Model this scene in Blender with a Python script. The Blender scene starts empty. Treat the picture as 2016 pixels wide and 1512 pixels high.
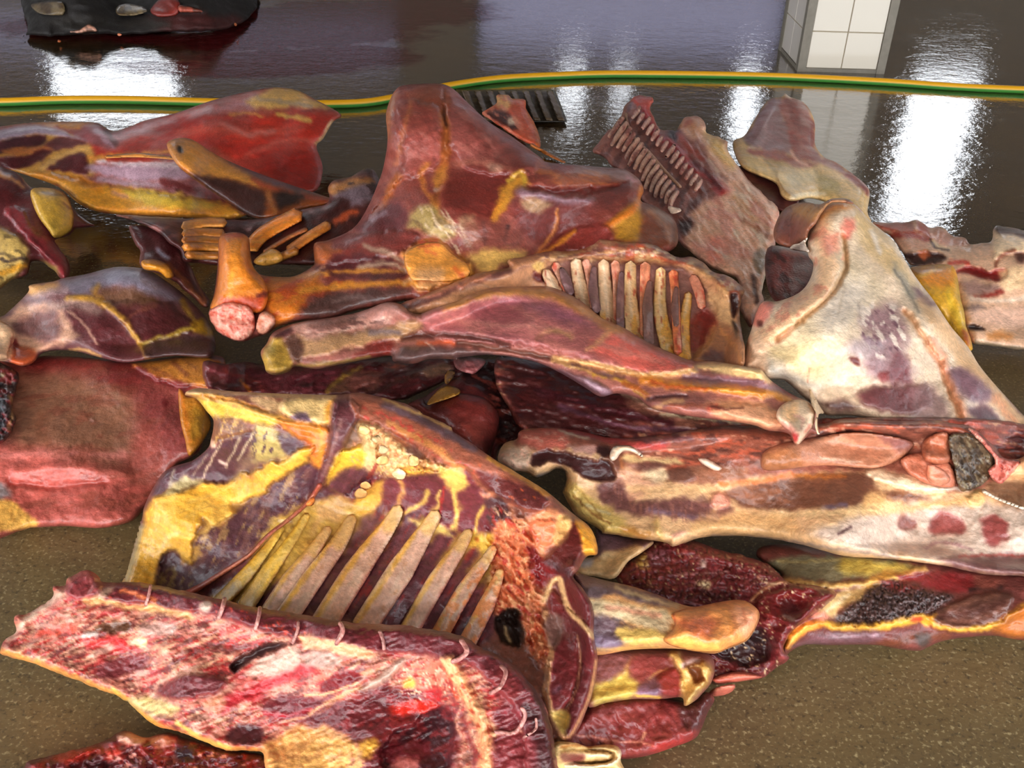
import bpy, bmesh, math, random
import numpy as np
from mathutils import Vector, Matrix

random.seed(7)
sc = bpy.context.scene
col = sc.collection

# ------------------------------------------------------------------ camera, world, lights, exposure
H = 1.5
PITCH = math.radians(32.5)
F = 2000.0
W_, H_ = 2016.0, 1512.0
cam_d = bpy.data.cameras.new('camera')
cam_d.sensor_width = 36.0
cam_d.lens = 36.0 * F / W_
cam_d.clip_start = 0.05
cam = bpy.data.objects.new('camera', cam_d)
col.objects.link(cam)
cam.location = (0, 0, H)
ROLL = math.radians(1.8)
cam.rotation_euler = (Matrix.Rotation(math.pi / 2 - PITCH, 3, 'X') @ Matrix.Rotation(ROLL, 3, 'Z')).to_euler()
sc.camera = cam

wd = bpy.data.worlds.new('sky')
sc.world = wd
wd.use_nodes = True
nt = wd.node_tree
bg = nt.nodes['Background']
bg.inputs[0].default_value = (0.90, 0.94, 1.0, 1)          # even, overcast daylight
bg.inputs[1].default_value = 10.0

sun_d = bpy.data.lights.new('sun', 'SUN')
sun_d.energy = 2.1
sun_d.angle = math.radians(22)
sun_d.color = (1.0, 0.84, 0.66)
sun = bpy.data.objects.new('sun', sun_d)
col.objects.link(sun)
sun.rotation_euler = (math.radians(60), 0, math.radians(-20))

vs = sc.view_settings
vs.view_transform = 'Standard'
vs.look = 'None'
vs.exposure = -0.80
vs.gamma = 1.0
vs.use_curve_mapping = False

# ------------------------------------------------------------------ pixel helpers (photo frame -> world)
FWD = np.array([0, math.cos(PITCH), -math.sin(PITCH)])
_up = np.array([0, math.sin(PITCH), math.cos(PITCH)])
_rt = np.array([1.0, 0, 0])
RT = math.cos(ROLL) * _rt + math.sin(ROLL) * _up
UP = math.cos(ROLL) * _up - math.sin(ROLL) * _rt
CAM = np.array([0, 0, H])


def rays(px, py):
    x = (np.asarray(px, float) - W_ / 2) / F
    y = (H_ / 2 - np.asarray(py, float)) / F
    return x[..., None] * RT + y[..., None] * UP + FWD


def at(px, py, z=0.0):
    d = rays(px, py)
    return Vector(CAM + d * ((z - H) / d[2]))


def lin(c):
    c = np.asarray(c, float)
    return np.where(c <= 0.04045, c / 12.92, ((c + 0.055) / 1.055) ** 2.4)


def hexc(s):
    s = s.lstrip('#')
    return np.array([int(s[i:i + 2], 16) / 255 for i in (0, 2, 4)])


def rgba(s):
    return tuple(lin(hexc(s))) + (1.0,)


# ------------------------------------------------------------------ materials
def mat(name):
    m = bpy.data.materials.new(name)
    m.use_nodes = True
    return m, m.node_tree.nodes, m.node_tree.links, m.node_tree.nodes['Principled BSDF']


def plain(name, colr, rough=0.5, spec=0.5, var=0.12, scale=20):
    m, n, l, b = mat(name)
    tc = n.new('ShaderNodeTexCoord')
    no = n.new('ShaderNodeTexNoise')
    no.inputs['Scale'].default_value = scale
    no.inputs['Detail'].default_value = 5
    l.new(tc.outputs['Object'], no.inputs['Vector'])
    mx = n.new('ShaderNodeMix')
    mx.data_type = 'RGBA'
    c = np.array(rgba(colr))
    mx.inputs[6].default_value = tuple(np.clip(c[:3] * (1 - var), 0, 1)) + (1,)
    mx.inputs[7].default_value = tuple(np.clip(c[:3] * (1 + var), 0, 1)) + (1,)
    l.new(no.outputs['Fac'], mx.inputs[0])
    l.new(mx.outputs[2], b.inputs['Base Color'])
    b.inputs['Roughness'].default_value = rough
    b.inputs['Specular IOR Level'].default_value = spec
    return m


def flesh_material(name, r0=0.32, r1=0.6, coat=0.25, bump=0.5):
    m, n, l, b = mat(name)
    at_ = n.new('ShaderNodeAttribute')
    at_.attribute_name = 'Col'
    tc = n.new('ShaderNodeTexCoord')
    a = n.new('ShaderNodeTexNoise')
    a.inputs['Scale'].default_value = 90
    a.inputs['Detail'].default_value = 6
    a.inputs['Roughness'].default_value = 0.62
    l.new(tc.outputs['Object'], a.inputs['Vector'])
    ra = n.new('ShaderNodeMapRange')
    ra.inputs[1].default_value = 0.3
    ra.inputs[2].default_value = 0.7
    ra.inputs[3].default_value = 0.78
    ra.inputs[4].default_value = 1.2
    l.new(a.outputs['Fac'], ra.inputs[0])
    mul = n.new('ShaderNodeVectorMath')
    mul.operation = 'SCALE'
    l.new(at_.outputs['Color'], mul.inputs[0])
    l.new(ra.outputs[0], mul.inputs['Scale'])
    l.new(mul.outputs[0], b.inputs['Base Color'])
    w = n.new('ShaderNodeTexNoise')
    w.inputs['Scale'].default_value = 14
    w.inputs['Detail'].default_value = 4
    l.new(tc.outputs['Object'], w.inputs['Vector'])
    rw = n.new('ShaderNodeMapRange')
    rw.inputs[1].default_value = 0.35
    rw.inputs[2].default_value = 0.65
    rw.inputs[3].default_value = r0
    rw.inputs[4].default_value = r1
    l.new(w.outputs['Fac'], rw.inputs[0])
    l.new(rw.outputs[0], b.inputs['Roughness'])
    f = n.new('ShaderNodeTexNoise')
    f.inputs['Scale'].default_value = 150
    f.inputs['Detail'].default_value = 3
    l.new(tc.outputs['Object'], f.inputs['Vector'])
    bp = n.new('ShaderNodeBump')
    bp.inputs['Strength'].default_value = bump
    bp.inputs['Distance'].default_value = 0.004
    l.new(f.outputs['Fac'], bp.inputs['Height'])
    l.new(bp.outputs[0], b.inputs['Normal'])
    b.inputs['Specular IOR Level'].default_value = 0.45
    b.inputs['Coat Weight'].default_value = coat
    b.inputs['Coat Roughness'].default_value = 0.22
    return m


FLESH = flesh_material('wet_flesh')


def floor_material():
    m, n, l, b = mat('wet_concrete')
    tc = n.new('ShaderNodeTexCoord')

    def noise(scale, detail=5, rough=0.55, vec=None):
        x = n.new('ShaderNodeTexNoise')
        x.inputs['Scale'].default_value = scale
        x.inputs['Detail'].default_value = detail
        x.inputs['Roughness'].default_value = rough
        l.new(vec or tc.outputs['Object'], x.inputs['Vector'])
        return x.outputs['Fac']

    def ramp(src, p0, c0, p1, c1):
        r = n.new('ShaderNodeValToRGB')
        r.color_ramp.elements[0].position = p0
        r.color_ramp.elements[0].color = c0
        r.color_ramp.elements[1].position = p1
        r.color_ramp.elements[1].color = c1
        l.new(src, r.inputs[0])
        return r.outputs[0]

    def mix(kind, fac, a, c):
        x = n.new('ShaderNodeMix')
        x.data_type = 'RGBA'
        x.blend_type = kind
        if isinstance(fac, float):
            x.inputs[0].default_value = fac
        else:
            l.new(fac, x.inputs[0])
        l.new(a, x.inputs[6])
        if isinstance(c, tuple):
            x.inputs[7].default_value = c
        else:
            l.new(c, x.inputs[7])
        return x.outputs[2]
    c1 = ramp(noise(1.6, 6), 0.35, rgba('57462a'), 0.68, rgba('75603a'))
    grit = noise(120, 2, 0.6)
    c2 = mix('MIX', ramp(grit, 0.56, (0, 0, 0, 1), 0.70, (0.7, 0.7, 0.7, 1)), c1, rgba('ac9b70'))
    grit2 = noise(88, 3, 0.7)
    c3 = mix('MIX', ramp(grit2, 0.54, (0, 0, 0, 1), 0.68, (0.75, 0.75, 0.75, 1)), c2, rgba('2c2211'))
    l.new(c3, b.inputs['Base Color'])
    # water film: the far half of the yard floor is hosed down, the near part has drained
    sep = n.new('ShaderNodeSeparateXYZ')
    l.new(tc.outputs['Object'], sep.inputs[0])
    far = n.new('ShaderNodeMapRange')
    far.inputs[1].default_value = 2.2
    far.inputs[2].default_value = 3.4
    l.new(sep.outputs['Y'], far.inputs[0])
    mp = n.new('ShaderNodeMapping')
    mp.inputs['Scale'].default_value = (0.8, 1.7, 1)
    l.new(tc.outputs['Object'], mp.inputs[0])
    pool = n.new('ShaderNodeMapRange')
    pool.inputs[1].default_value = 0.40
    pool.inputs[2].default_value = 0.60
    pool.inputs[3].default_value = 0.02
    pool.inputs[4].default_value = 0.13
    l.new(noise(2.4, 5, 0.6, mp.outputs[0]), pool.inputs[0])
    rg = n.new('ShaderNodeMix')
    rg.data_type = 'FLOAT'
    l.new(far.outputs[0], rg.inputs[0])
    rg.inputs[2].default_value = 0.5
    l.new(pool.outputs[0], rg.inputs[3])
    l.new(rg.outputs[0], b.inputs['Roughness'])
    b.inputs['Specular IOR Level'].default_value = 0.9
    wet = n.new('ShaderNodeMix')
    wet.data_type = 'RGBA'
    wet.blend_type = 'MULTIPLY'
    l.new(far.outputs[0], wet.inputs[0])
    l.new(c3, wet.inputs[6])
    wet.inputs[7].default_value = (0.36, 0.30, 0.27, 1)     # soaked concrete is darker
    # dried and thinned blood stains, each with its own outline
    acc = None
    for (cx, cy, rx, ry) in [(at(*q[:2]).x, at(*q[:2]).y, q[2], q[3]) for q in ((330, 60, 1.3, .35), (480, 70, .6, .45), (640, 45, .75, .75), (560, 120, .55, .3), (420, 138, .6, .16), (820, 20, .6, .5), (330, 130, .3, .1), (690, 110, .45, .3))]:
        sub = n.new('ShaderNodeVectorMath'); sub.operation = 'SUBTRACT'
        l.new(tc.outputs['Object'], sub.inputs[0]); sub.inputs[1].default_value = (cx, cy, 0)
        scl = n.new('ShaderNodeVectorMath'); scl.operation = 'MULTIPLY'
        l.new(sub.outputs[0], scl.inputs[0]); scl.inputs[1].default_value = (1 / rx, 1 / ry, 0)
        ln = n.new('ShaderNodeVectorMath'); ln.operation = 'LENGTH'
        l.new(scl.outputs[0], ln.inputs[0])
        mr = n.new('ShaderNodeMapRange')
        mr.inputs[1].default_value = 1.3; mr.inputs[2].default_value = 0.2
        l.new(ln.outputs['Value'], mr.inputs[0])
        if acc is None:
            acc = mr.outputs[0]
        else:
            mxn = n.new('ShaderNodeMath'); mxn.operation = 'MAXIMUM'
            l.new(acc, mxn.inputs[0]); l.new(mr.outputs[0], mxn.inputs[1])
            acc = mxn.outputs[0]
    ad = n.new('ShaderNodeMath'); ad.operation = 'ADD'
    l.new(acc, ad.inputs[0]); l.new(noise(7, 6, 0.7), ad.inputs[1])
    stn = ramp(ad.outputs[0], 0.78, (0, 0, 0, 1), 1.02, (.9, .9, .9, 1))
    st = mix('MIX', stn, wet.outputs[2], rgba('4f1216'))
    l.new(st, b.inputs['Base Color'])
    sp = n.new('ShaderNodeMapRange')
    sp.inputs[3].default_value = 0.9
    sp.inputs[4].default_value = 0.2
    l.new(stn, sp.inputs[0])
    l.new(sp.outputs[0], b.inputs['Specular IOR Level'])
    film = n.new('ShaderNodeMath')                                # standing water on the far half
    film.operation = 'MULTIPLY_ADD'
    l.new(stn, film.inputs[0])
    film.inputs[1].default_value = -0.8
    l.new(far.outputs[0], film.inputs[2])
    film.use_clamp = True
    l.new(film.outputs[0], b.inputs['Coat Weight'])
    b.inputs['Coat Roughness'].default_value = 0.03
    b.inputs['Coat IOR'].default_value = 1.45
    cb_ = n.new('ShaderNodeBump')
    cb_.inputs['Strength'].default_value = 0.30
    cb_.inputs['Distance'].default_value = 0.006
    l.new(noise(11, 5, 0.62), cb_.inputs['Height'])
    l.new(cb_.outputs[0], b.inputs['Coat Normal'])
    # relief
    mp2 = n.new('ShaderNodeMapping')
    mp2.inputs['Scale'].default_value = (1, 1.5, 1)
    l.new(tc.outputs['Object'], mp2.inputs[0])
    hsum = n.new('ShaderNodeMath')
    hsum.operation = 'MULTIPLY_ADD'
    l.new(noise(9, 4, 0.6, mp2.outputs[0]), hsum.inputs[0])
    hsum.inputs[1].default_value = 3.0
    l.new(noise(28, 2, 0.5), hsum.inputs[2])
    bp = n.new('ShaderNodeBump')
    bp.inputs['Strength'].default_value = 0.22
    bp.inputs['Distance'].default_value = 0.006
    l.new(hsum.outputs[0], bp.inputs['Height'])
    l.new(bp.outputs[0], b.inputs['Normal'])
    return m


def add_mesh(name, verts, faces, material, parent=None, smooth=False):
    me = bpy.data.meshes.new(name)
    me.from_pydata([tuple(v) for v in verts], [], faces)
    me.update()
    if material:
        me.materials.append(material)
    if smooth:
        me.polygons.foreach_set('use_smooth', [True] * len(me.polygons))
    o = bpy.data.objects.new(name, me)
    col.objects.link(o)
    if parent:
        o.parent = parent
    return o


def box_vf(x0, x1, y0, y1, z0, z1):
    v = [(x0, y0, z0), (x1, y0, z0), (x1, y1, z0), (x0, y1, z0), (x0, y0, z1), (x1, y0, z1), (x1, y1, z1), (x0, y1, z1)]
    f = [(0, 3, 2, 1), (4, 5, 6, 7), (0, 1, 5, 4), (1, 2, 6, 5), (2, 3, 7, 6), (3, 0, 4, 7)]
    return v, f


def boxes(name, lst, material, parent=None):
    V, Fc = [], []
    for b in lst:
        v, f = box_vf(*b)
        k = len(V)
        V += v
        Fc += [tuple(i + k for i in q) for q in f]
    return add_mesh(name, V, Fc, material, parent)


def struct(o):
    o['kind'] = 'structure'
    return o


def tag(o, label, cat, group=None):
    o['label'] = label
    o['category'] = cat
    if group:
        o['group'] = group
    return o


# ------------------------------------------------------------------ the setting
WALL = plain('limewashed_plaster', '6a5f52', 0.8, 0.3)
CEIL = plain('roof_sheet', '6e675c', 0.7, 0.3)
TILE = plain('glazed_tile', 'cfc5b4', 0.18, 0.5, 0.03, 3)
TILE_SHADE = TILE
GROUT = plain('grout', '9a8c74', 0.85, 0.2)
EDGE = plain('concrete_edge', '7d766a', 0.8, 0.2, 0.25, 25)
FRAME = plain('painted_steel_frame', '4a4f52', 0.5, 0.4)

fl = struct(boxes('floor', [(-9, 10, -4, 13, -0.2, 0)], floor_material()))
WY = 11.0


def wall_with_openings(name, x0, x1, y0, y1, z1, opens, axis='x'):
    """boxes around rectangular openings (a0, a1, h0, h1) that run along one axis"""
    lst = []
    edges = sorted(opens)
    a = x0 if axis == 'x' else y0
    end = x1 if axis == 'x' else y1

    def put(a0, a1, h0, h1):
        if a1 - a0 > 1e-4 and h1 - h0 > 1e-4:
            lst.append((a0, a1, y0, y1, h0, h1) if axis == 'x' else (x0, x1, a0, a1, h0, h1))
    for (a0, a1, h0, h1) in edges:
        put(a, a0, 0, z1)
        put(a0, a1, 0, h0)
        put(a0, a1, h1, z1)
        a = a1
    put(a, end, 0, z1)
    return struct(boxes(name, lst, WALL))


HALL_Z = 3.9
WINS = [(-5.2, -3.75, 1.62, 2.2), (0.38, 0.72, 1.6, 1.95), (0.95, 1.24, 1.62, 1.86), (2.3, 2.62, 1.6, 2.35),
        (4.2, 5.02, 1.55, 3.4), (6.0, 7.2, 1.5, 2.4)]
SHEEN_PANES = [(-0.5, 2.75, 0.55, 1.4), (-7.5, -1.3, 1.1, 1.5)]  # unseen translucent panels added to lay a bluish sheen on the wet floor
lst = []
xs = sorted({-9.0, 10.0} | {v for w in WINS + SHEEN_PANES for v in w[:2]})
for xa, xb in zip(xs[:-1], xs[1:]):                       # wall_back: column by column round the openings
    hs = sorted((w[2], w[3]) for w in WINS + SHEEN_PANES if w[0] <= xa + 1e-6 and w[1] >= xb - 1e-6)
    z = 0
    for h0, h1 in hs:
        lst.append((xa, xb, WY, WY + .25, z, h0))
        z = h1
    lst.append((xa, xb, WY, WY + .25, z, HALL_Z))
struct(boxes('wall_back', lst, WALL))
wall_with_openings('wall_left', -9.2, -9, 1.0, WY + 0.25, HALL_Z, [(2.0, 4.2, 1.1, 3.0), (6.0, 8.5, 1.1, 3.0)], 'y')
wall_with_openings('wall_right', 10, 10.2, 1.0, WY + 0.25, HALL_Z, [(2.0, 4.2, 1.1, 3.0), (6.0, 8.5, 1.1, 3.0)], 'y')
struct(boxes('ceiling', [(-9.2, 10.2, -3.2, WY + 0.25, HALL_Z, HALL_Z + 0.12)], CEIL))
FG, fn, fl_, fb = mat('sheen_glass')  # translucent sheet added to brighten the floor's reflection
tr = fn.new('ShaderNodeBsdfTranslucent')
tr.inputs[0].default_value = (.33, .32, .37, 1)
fl_.new(tr.outputs[0], fn['Material Output'].inputs[0])
for i, (a0, a1, h0, h1) in enumerate(WINS + SHEEN_PANES):
    t = 0.035
    o = struct(boxes('window_or_sheen_pane_%d' % (i + 1), [(a0, a1, WY + .05, WY + .11, h0, h0 + t), (a0, a1, WY + .05, WY + .11, h1 - t, h1),
                                     (a0, a0 + t, WY + .05, WY + .11, h0 + t, h1 - t), (a1 - t, a1, WY + .05, WY + .11, h0 + t, h1 - t)], FRAME))
    if i >= len(WINS):  # only the added sheen panels get a filling
        boxes('sheen_pane', [(a0 + t, a1 - t, WY + .075, WY + .081, h0 + t, h1 - t)], FG, o)

# the tiled column
A = at(1569, 141)
B = at(1744, 149)
C_ = at(1509, 119)
ux = Vector((1, 0.01, 0)).normalized()
uy = Vector((-ux.y, ux.x, 0))
wx = (B - A).dot(ux)
wy = max(0.3, (C_ - A).dot(uy))
colm = bpy.data.objects.new('column', None)
col.objects.link(colm)
colm.location = A
colm.rotation_euler = (0, 0, math.atan2(ux.y, ux.x))
colm['kind'] = 'structure'
colm['label'] = 'square pillar clad in pale cream tiles on the wet floor'
boxes('core', [(0.012, wx - 0.012, 0.012, wx - 0.012, 0, HALL_Z)], GROUT, colm)
ed = 0.045
corner = None
for (cx, cy) in ((0, 0), (wx - ed, 0), (0, wx - ed), (wx - ed, wx - ed)):
    boxes('corner_strip', [(cx, cx + ed, cy, cy + ed, 0, HALL_Z)], EDGE, colm)
tw = (wx - 2 * ed) / 2
tm = {}
base_h = 0.02
for side in range(4):
    for r in range(int((HALL_Z - base_h) / tw)):
        for c in range(2):
            if 'q' not in tm:
                bm = bmesh.new()
                bmesh.ops.create_cube(bm, size=1)
                bmesh.ops.scale(bm, vec=(tw - 0.005, 0.012, tw - 0.005), verts=bm.verts)
                bmesh.ops.bevel(bm, geom=[e for e in bm.edges], offset=0.002, segments=1, affect='EDGES')
                me = bpy.data.meshes.new('tile')
                bm.to_mesh(me)
                bm.free()
                me.materials.append(TILE)
                tm['q'] = me
            o = bpy.data.objects.new('tile', tm['q'])
            col.objects.link(o)
            o.parent = colm
            s = ed + tw * (c + 0.5)
            z = base_h + tw * (r + 0.5)
            p = {0: (s, 0.012, z), 1: (0.012, s, z), 2: (s, wx - 0.012, z), 3: (wx - 0.012, s, z)}[side]
            o.location = p
            o.rotation_euler = (0, 0, 0 if side in (0, 2) else math.pi / 2)
boxes('footing', [(0.004, wx - 0.004, 0.004, wx - 0.004, 0, base_h)], EDGE, colm)


# ------------------------------------------------------------------ hose
def sweep(name, pts, rad, material, ring=14, colfun=None, parent=None):
    P = [Vector(p) for p in pts]
    V, Fc, cols = [], [], []
    n = len(P)
    for i, p in enumerate(P):
        t = (P[min(i + 1, n - 1)] - P[max(i - 1, 0)]).normalized()
        s = t.cross(Vector((0, 0, 1))).normalized()
        u = s.cross(t)
        r = rad(i / (n - 1)) if callable(rad) else rad
        for k in range(ring):
            a = 2 * math.pi * k / ring
            V.append(p + s * math.cos(a) * r + u * math.sin(a) * r)
            cols.append(colfun(a) if colfun else (1, 1, 1))
    for i in range(n - 1):
        for k in range(ring):
            k2 = (k + 1) % ring
            Fc.append((i * ring + k, i * ring + k2, (i + 1) * ring + k2, (i + 1) * ring + k))
    Fc.append(tuple(range(ring))[::-1])
    Fc.append(tuple((n - 1) * ring + k for k in range(ring)))
    o = add_mesh(name, V, Fc, material, parent, smooth=True)
    ca = o.data.attributes.new('Col', 'FLOAT_COLOR', 'POINT')
    ca.data.foreach_set('color', np.array([tuple(lin(c)) + (1,) for c in cols], dtype=np.float32).ravel())
    return o


def catmull(pts, sub=6, closed=False):
    p = np.asarray(pts, float)
    n = len(p)
    if n < 3 and not closed:
        t = np.linspace(0, 1, sub + 1)[:, None]
        return p[0] * (1 - t) + p[-1] * t
    out = []
    m = n if closed else n - 1
    for i in range(m):
        p1, p2 = p[i % n], p[(i + 1) % n]
        p0 = p[(i - 1) % n] if (closed or i > 0) else p1
        p3 = p[(i + 2) % n] if (closed or i + 2 < n) else p2
        for k in range(sub):
            t = k / sub
            out.append(0.5 * ((2 * p1) + (-p0 + p2) * t + (2 * p0 - 5 * p1 + 4 * p2 - p3) * t * t + (-p0 + 3 * p1 - 3 * p2 + p3) * t ** 3))
    if not closed:
        out.append(p[-1])
    return np.array(out)


HOSE = plain('hose_rubber', 'ffffff', 0.4, 0.4)
n_ = HOSE.node_tree.nodes
atn = n_.new('ShaderNodeAttribute')
atn.attribute_name = 'Col'
HOSE.node_tree.links.new(atn.outputs['Color'], n_['Principled BSDF'].inputs['Base Color'])
hp = catmull([(-120, 200), (0, 201), (120, 197), (250, 197), (400, 201), (560, 205), (640, 205), (720, 202), (790, 190), (860, 174), (930, 162), (1000, 154),
              (1100, 149), (1200, 146), (1350, 147), (1500, 150), (1600, 154), (1750, 162), (1880, 171), (2016, 177), (2140, 181)], 6)
HR = 0.0195
hose = sweep('garden_hose', [at(x, y, HR) for x, y in hp], HR, HOSE, 24,
             lambda a: hexc('3d7a2f') if ((a + math.pi) % (2 * math.pi) - math.pi) < 0.08 and a > math.pi or a < 0.08 else hexc('d79b17'))
tag(hose, 'yellow and green striped garden hose running across the wet floor', 'hose')

# ------------------------------------------------------------------ flesh builder
G = 3.0
GX = np.arange(-150, 2170, G)
GY = np.arange(-120, 1650, G)
LX, LY = np.meshgrid(GX, GY)
LR = rays(LX, LY)
TFLOOR = H / (-LR[..., 2])
TB = TFLOOR.copy()                      # nearest surface met so far along every sight line

FR = dict(z=(0, 0, 1), a=(0, 0, 2.88), b=(600, 100, 2.88), c=(1316, 0, 2.88), d=(0, 450, 2.88), e=(1316, 350, 2.88), f=(900, 450, 3.36),
          g=(0, 987, 2.88), h=(230, 740, 3.36), i=(700, 740, 3.36), j=(1316, 800, 2.88), k=(1000, 987, 2.88), l=(600, 987, 2.88),
          m=(400, 450, 3.36), n=(0, 0, 4), o=(860, 120, 4), p=(1140, 170, 5.04), q=(1700, 420, 5.4), r=(960, 780, 4), s=(1512, 1134, 4))


def P(*specs):
    """P('a 10,20 30,40', 'b ...') -> points in photo pixels"""
    out = []
    for sp in specs:
        tk = sp.split()
        ox, oy, s = FR[tk[0]]
        for t in tk[1:]:
            x, y = t.split(',')
            out.append((ox + float(x) / s, oy + float(y) / s))
    return out


def pts_of(x):
    if isinstance(x, str):
        return P(*[s for s in x.split('|')])
    return x


def _h(ix, iy, seed):
    n = (ix.astype(np.int64) * 374761393 + iy.astype(np.int64) * 668265263 + seed * 1274126177) & 0xffffffff
    n = ((n ^ (n >> 13)) * 1274126177) & 0xffffffff
    n = n ^ (n >> 16)
    return (n & 0xffff) / 65535.0


def vnoise(x, y, seed):
    ix, iy = np.floor(x), np.floor(y)
    fx, fy = x - ix, y - iy
    fx = fx * fx * fx * (fx * (fx * 6 - 15) + 10)
    fy = fy * fy * fy * (fy * (fy * 6 - 15) + 10)
    ix, iy = ix.astype(np.int64), iy.astype(np.int64)
    a, b = _h(ix, iy, seed), _h(ix + 1, iy, seed)
    c, d = _h(ix, iy + 1, seed), _h(ix + 1, iy + 1, seed)
    return (a * (1 - fx) + b * fx) * (1 - fy) + (c * (1 - fx) + d * fx) * fy


def fbm(x, y, scale, seed=1, octv=3, ang=0.0, stretch=1.0):
    a = math.radians(ang)
    u = (x * math.cos(a) + y * math.sin(a)) / (scale * stretch)
    v = (-x * math.sin(a) + y * math.cos(a)) / scale
    s, amp, tot = 0, 1.0, 0
    for k in range(octv):
        s = s + amp * vnoise(u * 2 ** k, v * 2 ** k, seed + 17 * k)
        tot += amp
        amp *= 0.55
    return s / tot                     # 0..1


def seg_dist(X, Y, poly, closed):
    """distance to a polyline and nearest point"""
    sh = X.shape
    x, y = X.ravel(), Y.ravel()
    best = np.full(x.size, 1e18)
    bx, by = np.zeros(x.size), np.zeros(x.size)
    n = len(poly)
    for i in range(n if closed else n - 1):
        ax, ay = poly[i]
        cx, cy = poly[(i + 1) % n]
        dx, dy = cx - ax, cy - ay
        L = dx * dx + dy * dy
        t = np.clip(((x - ax) * dx + (y - ay) * dy) / L, 0, 1) if L > 1e-12 else np.zeros_like(x)
        qx, qy = ax + t * dx, ay + t * dy
        d = (x - qx) ** 2 + (y - qy) ** 2
        k = d < best
        best = np.where(k, d, best)
        bx = np.where(k, qx, bx)
        by = np.where(k, qy, by)
    return np.sqrt(best).reshape(sh), bx.reshape(sh), by.reshape(sh)


def inside(X, Y, poly):
    x, y = X.ravel(), Y.ravel()
    c = np.zeros(x.size, bool)
    n = len(poly)
    for i in range(n):
        ax, ay = poly[i]
        cx, cy = poly[(i + 1) % n]
        if ay == cy:
            continue
        k = (ay > y) != (cy > y)
        c ^= k & (x < (cx - ax) * (y - ay) / (cy - ay) + ax)
    return c.reshape(X.shape)


def sdf(X, Y, poly):
    d, bx, by = seg_dist(X, Y, poly, True)
    return np.where(inside(X, Y, poly), d, -d), bx, by


def blur(a, r):
    r = int(r)
    if r < 1:
        return a
    for ax in (0, 1):
        p = np.concatenate([np.repeat(np.take(a, [0], ax), r + 1, ax), a, np.repeat(np.take(a, [-1], ax), r, ax)], ax)
        c = np.cumsum(p, ax)
        n = a.shape[ax]
        hi = np.take(c, range(2 * r + 1, 2 * r + 1 + n), ax)
        lo = np.take(c, range(0, n), ax)
        a = (hi - lo) / (2 * r + 1)
    return a


def dil(a, r):
    for ax in (0, 1):
        o = a.copy()
        for k in range(1, r + 1):
            for sgn in (k, -k):
                b = np.roll(a, sgn, ax)
                if ax == 0:
                    if sgn > 0: b[:sgn] = a[:sgn]
                    else: b[sgn:] = a[sgn:]
                else:
                    if sgn > 0: b[:, :sgn] = a[:, :sgn]
                    else: b[:, sgn:] = a[:, sgn:]
                o = np.maximum(o, b)
        a = o
    return a


SOFT = 1.5
SAT = 1.14
TINT = np.array([1.01, 0.985, 0.85])          # flesh seen in the hall is a touch warmer than picked by eye
SEED = [3]
STATS = []


def strip(center, width):
    """outline of a band around a centre line; width: number or list"""
    c = catmull(pts_of(center), 5)
    n = len(c)
    w = np.interp(np.linspace(0, 1, n), np.linspace(0, 1, len(width)), width) if isinstance(width, (list, tuple)) else np.full(n, float(width))
    t = np.gradient(c, axis=0)
    t /= np.maximum(1e-6, np.linalg.norm(t, axis=1))[:, None]
    nn = np.stack([-t[:, 1], t[:, 0]], 1)
    L, R_ = c + nn * w[:, None] / 2, c - nn * w[:, None] / 2
    capa = c[-1] + t[-1] * w[-1] * 0.35
    capb = c[0] - t[0] * w[0] * 0.35
    return [tuple(q) for q in np.concatenate([L, [capa], R_[::-1], [capb]])]


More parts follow.
